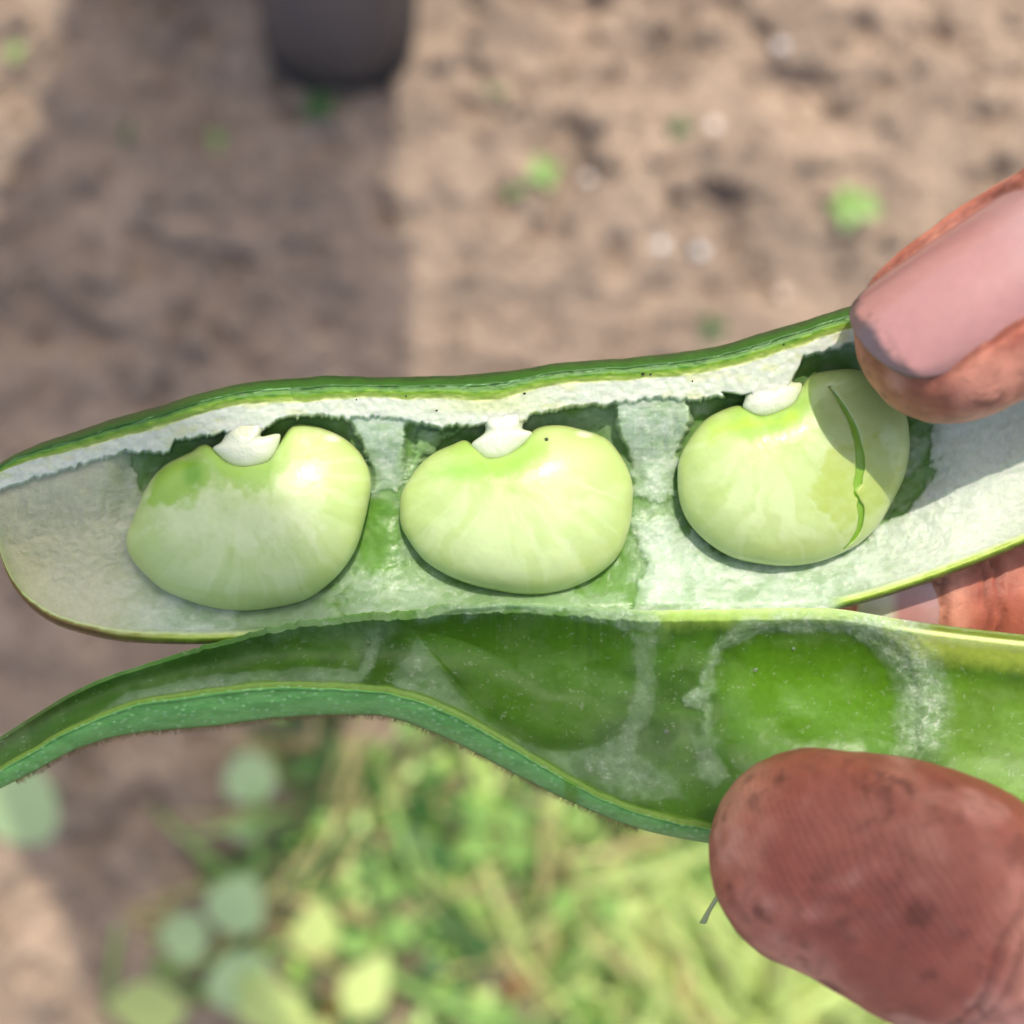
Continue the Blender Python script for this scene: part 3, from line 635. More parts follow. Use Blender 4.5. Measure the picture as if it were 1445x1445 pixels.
V_ = []; F_ = []
for i in range(8):
    t = i / 7; c = WV(1050 - 53 * t + 5 * math.sin(t * 5), 1188 + 114 * t, -1 - 4 * t); r = (0.36 - 0.10 * t + (0.14 if i == 7 else 0)) * 1e-3
    for k in range(10): a = 2 * math.pi * k / 10; V_.append((c.x + r * math.cos(a), c.y, c.z + r * math.sin(a)))
for i in range(7):
    for k in range(10): F_.append((i * 10 + k, i * 10 + (k + 1) % 10, (i + 1) * 10 + (k + 1) % 10, (i + 1) * 10 + k))
F_.append(tuple(range(70, 80)))
me = bpy.data.meshes.new('withered_thread'); me.from_pydata(V_, [], F_); me.update()
for p in me.polygons: p.use_smooth = True
add('withered_thread', me, flat_mat('dry_thread', lin(176, 190, 130), 0.7), lov)

# ------------------------------------------------------------------ the hand
def loft(V, F, stations, nseg=28, up=Vector((0, 0, 1))):
    """stations: (center Vector, half width, half height); rounded at both ends"""
    P = [s[0] for s in stations]; n = len(P); rings = []
    def frame(t): 
        t = t.normalized(); s = up.cross(t); s = s.normalized(); u = t.cross(s).normalized(); return t, s, u
    tan = [(P[min(i + 1, n - 1)] - P[max(i - 1, 0)]) for i in range(n)]
    t0, _, _ = frame(tan[0]); r0 = min(stations[0][1], stations[0][2])
    for a in (86, 75, 62, 48, 34, 20, 9):
        c, s = math.cos(R(a)), math.sin(R(a)); rings.append((P[0] - t0 * stations[0][1] * s * 0.98, tan[0], stations[0][1] * c ** 0.92, stations[0][2] * c ** 0.92))
    for i in range(n): rings.append((P[i], tan[i], stations[i][1], stations[i][2]))
    t1, _, _ = frame(tan[-1])
    for a in (15, 35, 55, 72, 85):
        c, s = math.cos(R(a)), math.sin(R(a)); rings.append((P[-1] + t1 * stations[-1][1] * s, tan[-1], stations[-1][1] * c, stations[-1][2] * c))
    base = len(V)
    for c, t, w, h in rings:
        t, s, u = frame(t)
        for k in range(nseg):
            a = 2 * math.pi * k / nseg; V.append(tuple(c + s * (w * math.cos(a)) + u * (h * math.sin(a))))
    for i in range(len(rings) - 1):
        for k in range(nseg):
            k2 = (k + 1) % nseg; F.append((base + i * nseg + k, base + i * nseg + k2, base + (i + 1) * nseg + k2, base + (i + 1) * nseg + k))
    F.append(tuple(base + k for k in range(nseg))[::-1]); F.append(tuple(base + (len(rings) - 1) * nseg + k for k in range(nseg)))
MM = 1e-3
def resample(st, n=26):
    A = np.array([[*s[0], s[1], s[2]] for s in st]); Q = crom(A, n); return [(Vector(q[:3]), q[3], q[4]) for q in Q]
def S(px, py, z, w, h): return (WV(px, py, z), w * MM, h * MM)
INDEX = [S(1345, 464, 8.0, 9.3, 8.0), S(1425, 412, 9.5, 9.7, 8.4), S(1530, 350, 11.5, 9.6, 8.6), S(1660, 300, 10.5, 10.2, 9.4), S(1800, 330, 4.0, 9.6, 9.0), S(1900, 420, -7, 10.4, 9.8), S(1985, 545, -20, 11.0, 11.0), S(2080, 720, -34, 12.5, 12.5)]
THUMB = [S(1152, 1212, 10.5, 10.2, 8.6), S(1235, 1236, 11.5, 11.4, 9.6), S(1335, 1275, 13.0, 11.8, 10.2), S(1455, 1335, 13.5, 10.8, 10.2), S(1580, 1390, 10, 11.2, 10.6), S(1740, 1430, 0, 12.0, 12.0), S(1920, 1430, -16, 14.0, 14.5), S(2120, 1360, -34, 17, 17)]
MIDDLE = [S(1285, 842, -15, 8.4, 7.6), S(1345, 838, -16, 8.9, 8.2), S(1450, 830, -18, 8.8, 8.4), S(1580, 815, -25, 9.6, 9.2), S(1700, 800, -32, 9.4, 9.0), S(1850, 800, -42, 10.2, 9.8), S(2060, 860, -50, 12, 12)]
RING = [S(1560, 1010, -34, 7.8, 7.2), S(1650, 985, -40, 8.4, 8.0), S(1760, 960, -50, 9.0, 8.6), S(1900, 960, -58, 9.6, 9.4), S(2060, 1010, -62, 11.5, 11.5)]
LITTLE = [S(1640, 1170, -46, 6.8, 6.4), S(1720, 1140, -52, 7.3, 7.0), S(1820, 1110, -60, 8.0, 7.6), S(1930, 1110, -66, 8.6, 8.2), S(2060, 1150, -70, 10.5, 10.5)]
PALM = [[S(2060, 760, -38, 14, 13), S(2250, 960, -48, 17, 14), S(2420, 1130, -52, 19, 15)], [S(2040, 870, -50, 14, 13), S(2250, 1020, -54, 18, 15), S(2420, 1150, -54, 20, 16)],
        [S(2050, 1010, -60, 13, 12), S(2250, 1100, -58, 17, 14), S(2420, 1180, -54, 20, 16)], [S(2060, 1150, -66, 12, 11), S(2250, 1190, -60, 16, 13), S(2420, 1210, -54, 19, 15)],
        [S(2060, 1385, -30, 16, 16), S(2230, 1310, -42, 18, 17), S(2420, 1200, -52, 19, 16)],
        [S(2340, 1130, -52, 24, 17), S(2560, 1210, -54, 23, 17), S(2760, 1270, -56, 24, 19), S(3000, 1330, -58, 27, 22), S(3400, 1420, -62, 31, 27)]]
idx_axis = (INDEX[1][0] - INDEX[0][0]).normalized()
def perp_up(axis, roll):   # unit vector across the axis, turned by roll from straight up towards image top-left
    z = Vector((0, 0, 1)); u = (z - axis * z.dot(axis)).normalized(); s = u.cross(axis).normalized()   # s points left of the axis
    if s.y < 0: s = -s
    return (u * math.cos(R(roll)) + s * math.sin(R(roll))).normalized()
IDX_N = perp_up(idx_axis, 36)
thb_axis = (THUMB[1][0] - THUMB[0][0]).normalized(); THB_N = -perp_up(thb_axis, 10)
mid_axis = (MIDDLE[1][0] - MIDDLE[0][0]).normalized(); MID_N = perp_up(mid_axis, -20)

NAILS = {  # anchor (finger tip centre), axis, normal, height over axis, free-edge position, length, plate radius, half angle
    'index': (INDEX[0][0], idx_axis, IDX_N, 7.9, -8.0, 20.0, 8.3, 51),
    'middle': (MIDDLE[0][0], mid_axis, MID_N, 6.9, -9.8, 9.5, 7.2, 48),
    'thumb': (THUMB[0][0], thb_axis, THB_N, 8.2, -8.6, 16.0, 9.0, 50)}
def nail_local(P, key):
    c, a, n, h, s0, Ln, Rn, pm = NAILS[key]; a = np.array(a); n = np.array(n); side = np.cross(n, a)
    d = (P - np.array(c)) * 1000.0
    s = d @ a; bb = d @ side; hh = d @ n
    return s, bb, hh
def nail_height(s, key):
    c, a, n, h, s0, Ln, Rn, pm = NAILS[key]
    t = (s - s0) / Ln
    return h - 1.1 * np.clip(0.55 - t, 0, 1) ** 2 * 2.2 + 0.2 * t      # lengthwise curve, dips to the free edge
def nail_half(t, pm):   # half angle along the nail: rounded free edge and cuticle
    e0 = np.clip(t / 0.32, 0, 1); e1 = np.clip((1 - t) / 0.22, 0, 1)
    return pm * np.sqrt(np.clip(1 - (1 - e0) ** 2.6, 0, 1)) * np.sqrt(np.clip(1 - (1 - e1) ** 2.2, 0, 1))
NSGN = 1.0
def make_nail(key, parent, label):
    c, a, n, h, s0, Ln, Rn, pm = NAILS[key]; side = n.cross(a)
    nt, npn = 90, 64; t = (1 - np.cos(np.linspace(0, np.pi, nt))) / 2; t = 0.002 + 0.996 * t
    ph = np.linspace(-1, 1, npn)[None, :] * R(1) * nail_half(t, pm)[:, None]
    T2 = t[:, None] + 0 * ph; s = s0 + Ln * T2
    hh = nail_height(s, key) - Rn * (1 - np.cos(ph)) + 0.12 * np.sin(np.clip(T2, 0, 1) * 3)
    b = Rn * np.sin(ph)
    A, Nn, Sd = np.array(a), np.array(n), np.array(side)
    P = np.array(c) + (s[..., None] * A + b[..., None] * Sd + hh[..., None] * Nn) * MM
    Pb = P - Nn * 0.00045
    V = np.concatenate([P.reshape(-1, 3), Pb.reshape(-1, 3)]); F = grid_faces(nt, npn); k = nt * npn
    rim = [i * npn for i in range(nt)] + [(nt - 1) * npn + j for j in range(1, npn)] + [i * npn + npn - 1 for i in range(nt - 2, -1, -1)] + [j for j in range(npn - 2, 0, -1)]
    rf = np.array([(rim[i], rim[(i + 1) % len(rim)], rim[(i + 1) % len(rim)] + k, rim[i] + k) for i in range(len(rim))])
    me = np_mesh('fingernail', V, np.concatenate([F, (F + k)[:, ::-1], rf]))
    nz = fbm(b * 0.9, s * 0.9, seed=501); ridg = fbm(b * 3.2, s * 0.15, seed=502)
    col = np.broadcast_to(lin(184, 134, 128), s.shape + (3,)).copy()
    col = mixc(col, lin(180, 132, 128), (ridg - 0.3) * 0.2)
    col = mixc(col, lin(188, 150, 146), sstep(0.62, 0.9, T2) * 0.7)
    edge = sstep(0.085, 0.045, T2 + (nz - 0.5) * 0.05 - 0.13 * (np.abs(ph) / R(pm)) ** 3)
    side_d = sstep(0.80, 0.97, np.abs(ph) / np.maximum(R(1) * nail_half(t, pm)[:, None], 1e-4)) * sstep(0.5, 0.1, T2)
    if key == 'middle': col = mixc(col, lin(214, 216, 186), sstep(0.5, 0.3, T2))
    else:
        col = mixc(col, lin(122, 84, 80), sstep(-0.1, 0.8, ph / R(pm)) * NSGN * 0.35)  # darker towards the upper side, shade painted into the plate
        col = mixc(col, lin(78, 68, 70), edge * 0.95); col = mixc(col, lin(96, 78, 74), side_d * 0.6)
        col = mixc(col, lin(78, 66, 62), sstep(0.055, 0.02, np.abs(T2 - 0.075 + (nz - .5) * 0.03)) * sstep(0.40, 0.7, fbm(b * 0.7, s * 0.7, seed=507)) * 0.45)
    set_col(me, np.concatenate([col.reshape(-1, 3), col.reshape(-1, 3)]))
    return add('fingernail', me, M_NAIL, parent, label=label)
def make_hand():
    V = []; F = []
    loft(V, F, resample(INDEX, 30), up=IDX_N); loft(V, F, resample(THUMB, 30)); loft(V, F, resample(MIDDLE, 26)); loft(V, F, resample(RING, 20)); loft(V, F, resample(LITTLE, 20))
    for p in PALM: loft(V, F, resample(p, 16))
    me = bpy.data.meshes.new('hand'); me.from_pydata(V, [], F); me.update()
    tmp = bpy.data.objects.new('hand', me); COL.objects.link(tmp)
    m = tmp.modifiers.new('r', 'REMESH'); m.mode = 'VOXEL'; m.voxel_size = 0.00055; m.use_smooth_shade = True
    sm = tmp.modifiers.new('s', 'SMOOTH'); sm.factor = 0.5; sm.iterations = 14
    dg = bpy.context.evaluated_depsgraph_get(); dg.update(); ev = tmp.evaluated_get(dg); me2 = bpy.data.meshes.new_from_object(ev)
    COL.objects.unlink(tmp); bpy.data.objects.remove(tmp); bpy.data.meshes.remove(me); me2.name = 'hand'
    n = len(me2.vertices); P = np.empty(n * 3, np.float32); me2.vertices.foreach_get('co', P); P = P.reshape(-1, 3).astype(float)
    Nn = np.empty(n * 3, np.float32); me2.vertices.foreach_get('normal', Nn); Nn = Nn.reshape(-1, 3).astype(float)
    Q = P * 1000.0
    fold = np.zeros(n); bed = np.zeros(n)
    for key in NAILS:
        c, a, nn, h, s0, Ln, Rn, pm = NAILS[key]
        s, b, hh = nail_local(P, key); t = (s - s0) / Ln
        ph = np.arcsin(np.clip(b / Rn, -1, 1)); half = R(1) * nail_half(np.clip(t, 0.0, 1), pm) + 1e-6
        near = (np.hypot(s - Ln * 0.2, b) < 24) & (hh > -1) & (hh < h + 2.5)
        top = nail_height(s, key) - Rn * (1 - np.cos(ph)) - 0.25
        inside = (t > -0.05) & (t < 1) & (np.abs(ph) < half * 1.02) & near & (np.abs(b) < Rn * 0.98)
        # skin lies under the plate
        want = np.where(inside, np.minimum(hh, top), hh)
        P = P + ((want - hh) * MM)[:, None] * np.array(nn)
        # raised fold along the sides and the cuticle
        de = np.where((t > 0.16) & (t < 1.0), (np.abs(ph) - half) * Rn, 99); dc = np.where((t >= 0.98) & (np.abs(ph) < R(pm)), (t - 1) * Ln, 99)
        dmin = np.minimum(np.abs(de), np.abs(dc) + 0 * t); on = near & (np.minimum(de, dc) > -0.3)
        lift = np.where(on, 0.40 * np.exp(-((dmin - 1.1) / 0.9) ** 2), 0) * sstep(0.12, 0.3, t)
        P = P + (lift * MM)[:, None] * Nn
        fold = np.maximum(fold, np.where(on, np.exp(-(dmin / 0.55) ** 2), 0) * sstep(0.1, 0.25, t)); bed = np.maximum(bed, inside * 1.0)
    ne = len(me2.edges); ed = np.empty(ne * 2, np.int32); me2.edges.foreach_get('vertices', ed); ed = ed.reshape(-1, 2)
    cnt = np.bincount(ed.ravel(), minlength=n)[:, None]
    nearn = np.zeros(n)
    for key in NAILS:
        s_, b_, h_ = nail_local(P, key); nearn = np.maximum(nearn, ((np.hypot(s_ - 3, b_) < 22) & (h_ > 0) & (h_ < 12)) * 1.0)
    for _ in range(5):
        acc = np.stack([np.bincount(ed[:, 0], P[ed[:, 1], k], n) + np.bincount(ed[:, 1], P[ed[:, 0], k], n) for k in range(3)], -1) / cnt
        P = P + (acc - P) * (0.55 * nearn)[:, None]
    # flexion creases across the thumb and the middle finger
    cre = np.zeros(n)
    for st, pos in ((THUMB, (0.335, 0.352, 0.40)), (MIDDLE, (0.16, 0.20, 0.31, 0.34)), (INDEX, (0.30, 0.33, 0.5, 0.53))):
        A = np.array([list(x[0]) for x in st]); C = crom(A, 200)
        for f in pos:
            i = int(f * 199); c = C[i]; ax = C[i + 2] - C[i - 2]; ax /= np.linalg.norm(ax); d = (P - c) * 1000; u = d @ ax; rr = np.linalg.norm(d - u[:, None] * ax, axis=1)
            u = u + (fbm(Q[:, 0] / 4, Q[:, 1] / 4, Q[:, 2] / 4, seed=520) - 0.5) * 2.2
            cre = np.maximum(cre, np.exp(-(u / 0.38) ** 2) * (rr < 15) * (0.5 + 0.8 * fbm(Q[:, 0] / 5, Q[:, 1] / 5, Q[:, 2] / 5, seed=int(f * 1000))))
    # fine skin lines and lumps
    n1 = fbm(Q[:, 0] / 6, Q[:, 1] / 6, Q[:, 2] / 6, seed=530); n2 = fbm(Q[:, 0] / 1.6, Q[:, 1] / 1.6, Q[:, 2] / 1.6, seed=531, oct=4, gain=0.6)
    P = P + (((n1 - 0.5) * 0.7 + (n2 - 0.5) * 0.18 - cre * 0.75) * (1 - bed * 0.8) * MM)[:, None] * Nn
    me2.vertices.foreach_set('co', P.astype(np.float32).ravel()); me2.update()
    col = np.broadcast_to(lin(210, 145, 121), (n, 3)).copy()
    blot = fbm(Q[:, 0] / 9, Q[:, 1] / 9, Q[:, 2] / 9, seed=540, oct=4)
    col = mixc(col, lin(162, 88, 68), sstep(0.35, 0.65, blot) * 0.9)
    col = mixc(col, lin(222, 166, 146), sstep(0.55, 0.75, fbm(Q[:, 0] / 5, Q[:, 1] / 5, Q[:, 2] / 5, seed=541)) * 0.6)
    # soil worked into the skin: stains with their own shapes, mostly at the finger ends
    tipd = np.full(n, 1e9)
    for st in (INDEX, THUMB): tipd = np.minimum(tipd, np.linalg.norm(P - np.array(st[0][0]), axis=1) * 1000)
    dirt = sstep(0.56, 0.70, fbm(Q[:, 0] / 2.4, Q[:, 1] / 2.4, Q[:, 2] / 2.4, seed=550, oct=5, gain=0.62)) * sstep(0.42, 0.6, fbm(Q[:, 0] / 7, Q[:, 1] / 7, Q[:, 2] / 7, seed=551)) * sstep(30, 12, tipd)
    col = mixc(col, lin(112, 58, 50), sstep(14, 3, np.linalg.norm((P - np.array(WV(1260, 1200, 22))) * 1000, axis=1) + (n1 - 0.5) * 14) * 0.45)  # soft dark middle of the thumb pad, shade painted into the skin
    col = mixc(col, lin(92, 54, 44), dirt * 0.62)
    col = mixc(col, lin(104, 60, 48), sstep(0.5, 0.68, fbm(Q[:, 0] / 1.1, Q[:, 1] / 1.1, Q[:, 2] / 1.1, seed=552, oct=3)) * sstep(0.42, 0.6, n1) * 0.30)
    col = mixc(col, lin(74, 52, 42), sstep(0.70, 0.76, n2) * sstep(0.5, 0.7, n1) * sstep(26, 10, tipd) * 0.7)
    col = mixc(col, lin(120, 62, 48), np.clip(cre, 0, 1) * 0.5); col = mixc(col, lin(112, 58, 44), fold * 0.6)
    set_col(me2, col); set_f(me2, 0.34 + 0.2 * blot + 0.2 * dirt, 'rough')
    set_f(me2, 0.12 + 0.88 * sstep(34, 22, np.linalg.norm(P - np.array(THUMB[1][0]), axis=1) * 1000), 'ridge')
    me2.materials.clear()
    o = add('hand', me2, M_SKIN, label='soil-stained hand reaching in from the right, gripping the pod', cat='hand')
    make_nail('index', o, 'pink nail of the upper finger, edge grey with soil'); make_nail('middle', o, 'pale nail of the finger behind the pod'); make_nail('thumb', o, None)
    return o
hand = make_hand()
# cuff on the forearm
V = []; F = []
loft(V, F, resample([S(2900, 1308, -58, 34, 28), S(3150, 1365, -60, 37, 32), S(3700, 1480, -64, 42, 38), S(4600, 1680, -70, 48, 46)], 16), nseg=40)
me = bpy.data.meshes.new('sleeve'); me.from_pydata(V, [], F); me.update()
for p in me.polygons: p.use_smooth = True
add('sleeve', me, flat_mat('sleeve_cotton', lin(70, 78, 92), 0.9, bump=(900, 0.4, 0.001)), hand, label='blue grey shirt sleeve')

# ------------------------------------------------------------------ the person standing by (boot toe in view, body casts the shade)
def lofty(name, rings, mat, parent, nseg=28, cap=True):
    """rings: list of (center, half x, half y-or-z vector pair) given as (center Vector, side Vector, up Vector)"""
    V = []; F = []
    for c, s, u in rings:
        for k in range(nseg):
            a = 2 * math.pi * k / nseg; V.append(tuple(c + s * math.cos(a) + u * math.sin(a)))
    for i in range(len(rings) - 1):
        for k in range(nseg): F.append((i * nseg + k, i * nseg + (k + 1) % nseg, (i + 1) * nseg + (k + 1) % nseg, (i + 1) * nseg + k))
    if cap: F.append(tuple(range(nseg))[::-1]); F.append(tuple((len(rings) - 1) * nseg + k for k in range(nseg)))
    me = bpy.data.meshes.new(name); me.from_pydata(V, [], F); me.update()
    for p in me.polygons: p.use_smooth = True
    return add(name, me, mat, parent)
M_BOOT = flat_mat('boot_leather', lin(92, 80, 74), 0.7, bump=(90, 0.6, 0.006), var=0.45, vs=26)
M_SOLE = flat_mat('boot_rubber', lin(44, 40, 38), 0.8)
M_CLOTH = flat_mat('work_cloth', lin(64, 70, 84), 0.9, bump=(600, 0.4, 0.002))
def make_person():
    # body: one skinned figure
    J = {'hip': (-0.095, 0.70, 0.86, .11), 'belly': (-0.115, 0.68, 1.02, .14), 'chest': (-0.08, 0.60, 1.26, .135), 'neck': (-0.045, 0.44, 1.33, .050), 'head': (0.075, 0.315, 1.42, .085), 'crown': (0.095, 0.29, 1.48, .08),
         'hl': (-0.065, 0.69, 0.82, .10), 'kl': (-0.085, 0.56, 0.47, .078), 'al': (-0.118, 0.53, 0.12, .062),
         'hr': (-0.125, 0.74, 0.82, .09), 'kr': (-0.155, 0.76, 0.47, .075), 'ar': (-0.19, 0.80, 0.12, .062),
         'sl': (0.03, 0.63, 1.27, .055), 'el': (0.05, 0.82, 1.10, .045), 'wl': (-0.05, 0.86, 0.94, .034), 'sr': (-0.145, 0.63, 1.29, .055), 'er': (-0.14, 0.84, 1.12, .045), 'wr': (-0.11, 0.88, 0.96, .034)}
    E = [('hip', 'belly'), ('belly', 'chest'), ('chest', 'neck'), ('neck', 'head'), ('head', 'crown'), ('hip', 'hl'), ('hl', 'kl'), ('kl', 'al'), ('hip', 'hr'), ('hr', 'kr'), ('kr', 'ar'), ('chest', 'sl'), ('sl', 'el'), ('el', 'wl'), ('chest', 'sr'), ('sr', 'er'), ('er', 'wr')]
    keys = list(J); me = bpy.data.meshes.new('body'); me.from_pydata([J[k][:3] for k in keys], [(keys.index(a), keys.index(b)) for a, b in E], []); me.update()
    o = bpy.data.objects.new('body', me); COL.objects.link(o)
    m = o.modifiers.new('skin', 'SKIN'); 
    for i, k in enumerate(keys):
        me.skin_vertices[0].data[i].radius = (J[k][3], J[k][3]); me.skin_vertices[0].data[i].use_root = (k == 'hip')
    sb = o.modifiers.new('sub', 'SUBSURF'); sb.levels = 2; sb.render_levels = 2
    dg = bpy.context.evaluated_depsgraph_get(); dg.update(); me2 = bpy.data.meshes.new_from_object(o.evaluated_get(dg)); me2.name = 'body'
    COL.objects.unlink(o); bpy.data.objects.remove(o)
    for p in me2.polygons: p.use_smooth = True
    root = add('person', None, label='person in dark work boots standing at the top edge, shading the soil', cat='person')
    add('body', me2, M_CLOTH, root, label='blue grey work clothes')
    for (tx, ty, hy) in ((-0.119, 0.292, 0.57), (-0.19, 0.59, 0.85)):
        Ln = hy - ty
        prof = [(0.0, .012, .012, .020), (.02, .030, .020, .026), (.06, .042, .028, .034), (.14, .048, .035, .041), (.26, .050, .040, .046), (.40, .046, .046, .052), (.55, .041, .055, .060), (.72, .039, .060, .066), (.9, .036, .058, .064), (1.0, .024, .045, .052)]
        rings = [(Vector((tx, ty + t * Ln, cz)), Vector((w, 0, 0)), Vector((0, 0, h))) for t, w, h, cz in prof]
        up = lofty('boot', rings, M_BOOT, root)
        lofty('boot_shaft', [(Vector((tx, ty + Ln * .74, z)), Vector((r, 0, 0)), Vector((0, r * 1.15, 0))) for z, r in ((.05, .040), (.09, .045), (.14, .050), (.20, .054), (.22, .055))], M_BOOT, up)
        lofty('sole', [(Vector((tx, ty - .004 + t * (Ln + .008), .010)), Vector((w * 1.06 + .002, 0, 0)), Vector((0, 0, .012))) for t, w, h, cz in prof], M_SOLE, up)
        lofty('toe_cap_seam', [(Vector((tx, ty + .30 * Ln + d, .046)), Vector((.0525, 0, 0)), Vector((0, 0, .0435))) for d in (-.002, .002)], M_SOLE, up)
    hc = Vector((0.072, 0.298, 1.50)); hn = Vector((0.0, -0.02, 1.0)).normalized(); hx = Vector((1, 0, 0)); hy_ = hn.cross(hx)
    lofty('shade_hat', [(hc + hn * z, hx * r, hy_ * r) for r, z in ((.180, .0), (.182, .004), (.180, .007), (.092, .012), (.088, .05), (.08, .085), (.05, .10), (.01, .104))], flat_mat('straw', (0.55, 0.43, 0.22), 0.8, bump=(300, 0.5, 0.003)), root)  # hat added out of view so its brim shades the thumb and lower pod
    return root
make_person()

# ------------------------------------------------------------------ plants on the ground
def leaf_mesh(name, L, Wd, n=7, cup=0.15, droop=0.15, tip=1.0, notch=0.0, rgbm=None):
    V = []; F = []
    for i in range(n + 1):
        t = i / n; w = Wd * 0.5 * math.sin(math.pi * min(1, t ** 0.8)) ** tip if 0 < i < n else Wd * 0.04
        for s in (-1, -0.5, 0, 0.5, 1): V.append((L * t, s * w, L * (0.12 * t - droop * t * t) + cup * w * abs(s) ** 1.6))
    for i in range(n):
        for k in range(4): a = i * 5 + k; F.append((a, a + 1, a + 6, a + 5))
    me = bpy.data.meshes.new(name); me.from_pydata(V, [], F); me.update()
    for p in me.polygons: p.use_smooth = True
    if rgbm: me.materials.append(rgbm)
    return me
M_L = {k: flat_mat('leaf_' + k, lin(*c), 0.45, trans=0.35, var=0.18, vs=90) for k, c in dict(pale=(182, 212, 158), fresh=(148, 190, 102), dark=(64, 108, 48), lime=(206, 224, 140), dry=(160, 112, 76), straw=(196, 184, 128)).items()}
def stem_mesh(name, p0, p1, r, mat):
    V = []; F = []
    for j in range(4):
        t = j / 3; c = p0.lerp(p1, t) + Vector((0, 0, 0))
        for k in range(5): a = 2 * math.pi * k / 5; V.append((c.x + r * math.cos(a), c.y + r * math.sin(a), c.z))
    for j in range(3):
        for k in range(5): F.append((j * 5 + k, j * 5 + (k + 1) % 5, (j + 1) * 5 + (k + 1) % 5, (j + 1) * 5 + k))
    me = bpy.data.meshes.new(name); me.from_pydata(V, [], F); me.update(); me.materials.append(mat); return me
SEED_LEAF = {k: leaf_mesh('leaf', 1.0, 0.72, rgbm=M_L[k]) for k in ('fresh', 'dark', 'lime')}
ROUND_LEAF = {k: leaf_mesh('leaf', 1.0, 0.98, n=9, cup=0.10, droop=0.18, tip=0.62, rgbm=M_L[k]) for k in ('pale', 'fresh', 'dark', 'lime')}
BLADE = {k: leaf_mesh('blade', 1.0, 0.046, n=9, cup=0.5, droop=0.55, tip=0.5, rgbm=M_L[k]) for k in ('fresh', 'dark', 'lime', 'straw')}

def seedling(px, py, size, n, key, label):
    p = G(px, py); p.z = gz(p); root = add('seedling', None, label=label, cat='seedling', group='small seedlings on the bare soil'); root.location = p
    a0 = random.random() * 6.28
    for i in range(n):
        o = add('leaf', SEED_LEAF[key], None, root); s = size * random.uniform(0.75, 1.1)
        o.location = (0, 0, size * random.uniform(0.25, 0.6)); o.rotation_euler = (random.uniform(-.2, .2), random.uniform(-.25, .15), a0 + 6.283 * i / n + random.uniform(-.3, .3)); o.scale = (s, s, s)
    add('stem', stem_mesh('stem', Vector((0, 0, -0.004)), Vector((0, 0, size * 0.5)), 0.0009, M_L['fresh']), None, root)
for a in [(1192, 302, 0.021, 5, 'fresh', 'largest green seedling on bare soil, left of the fingernail'),
          (727, 268, 0.010, 3, 'fresh', 'small seedling, left one of a close pair above the middle bean'),
          (766, 250, 0.013, 4, 'fresh', 'small seedling, right one of a close pair above the middle bean'),
          (955, 190, 0.010, 3, 'dark', 'tiny seedling beside a dark crack, left of the bright pebble'),
          (25, 80, 0.010, 3, 'fresh', 'tiny seedling on sunlit soil in the top left corner'),
          (310, 203, 0.010, 3, 'fresh', 'tiny seedling in shade, left below the boot toe'),
          (183, 196, 0.009, 2, 'dark', 'faint tiny seedling in shade, far left of the boot'),
          (455, 165, 0.016, 4, 'dark', 'dark shaded seedling right under the boot toe'),
          (1000, 466, 0.013, 3, 'dark', 'dull green seedling just above the pod rim'),
          (700, 130, 0.008, 2, 'dark', 'tiny dark seedling right of the boot toe')]: seedling(*a)

def pebble(px, py, r, rgb, label, rough=0.25):
    bm = bmesh.new(); bmesh.ops.create_icosphere(bm, subdivisions=3, radius=1.0)
    for v in bm.verts:
        k = 0.85 + 0.3 * float(vnoise(np.array([v.co.x * 1.3 + px]), np.array([v.co.y * 1.3]), np.array([v.co.z * 1.3]))[0]); v.co = v.co * k
    me = bpy.data.meshes.new('pebble'); bm.to_mesh(me); bm.free()
    for p in me.polygons: p.use_smooth = True
    p = G(px, py); o = add('pebble', me, flat_mat('pebble_stone', rgb, rough, coat=0.4, vs=200), label=label, cat='pebble', group='pale pebbles on the soil')
    o.location = (p.x, p.y, gz(p) + r * 0.35); o.scale = (r, r * 0.85, r * 0.65)
for a in [(1003, 187, 0.0050, (0.75, 0.66, 0.58), 'bright pebble, highest of the pale ones right of centre'), (930, 351, 0.0048, (0.72, 0.70, 0.68), 'left pebble of a pair in mid soil'),
          (984, 359, 0.0048, (0.70, 0.69, 0.68), 'right pebble of a pair in mid soil'), (1097, 73, 0.0048, (0.60, 0.57, 0.55), 'greyish pebble near the top edge'),
          (1105, 416, 0.0042, (0.60, 0.48, 0.38), 'tan pebble between pod rim and largest seedling'), (828, 255, 0.0042, (0.58, 0.50, 0.44), 'dull pebble right of the seedling pair')]: pebble(*a)

def tuft(px, py, n, L, keys, label, group, spread=1.0, az=None):
    p = G(px, py); root = add('grass_tuft', None, label=label, cat='grass', group=group); root.location = (p.x, p.y, gz(p) - 0.004)
    for i in range(n):
        o = add('blade', BLADE[random.choice(keys)], None, root); s = L * random.uniform(0.55, 1.1); o.scale = (s, s * random.uniform(0.8, 1.5), s)
        o.rotation_euler = (random.uniform(-.5, .5), -random.uniform(0.25, 1.15) * spread, random.uniform(0, 6.28) if az is None else random.gauss(az, 0.7))
ti = 0
for i in range(66):
    u = random.random(); px = 640 + 860 * u ** 0.8; py = random.uniform(1130, 1560)
    if py < 1120 + 0.10 * (1000 - px): continue
    tuft(px, py, 9, random.uniform(0.08, 0.17), ['lime', 'lime', 'lime', 'fresh', 'straw'], 'bright yellow green grass tuft in the sunlit patch below the pod', 'sunlit grass tufts below the pod', 1.0, random.choice([None, 1.2, 2.4, -1.0]))  # lime blades carry the sunlight of this patch in their colour
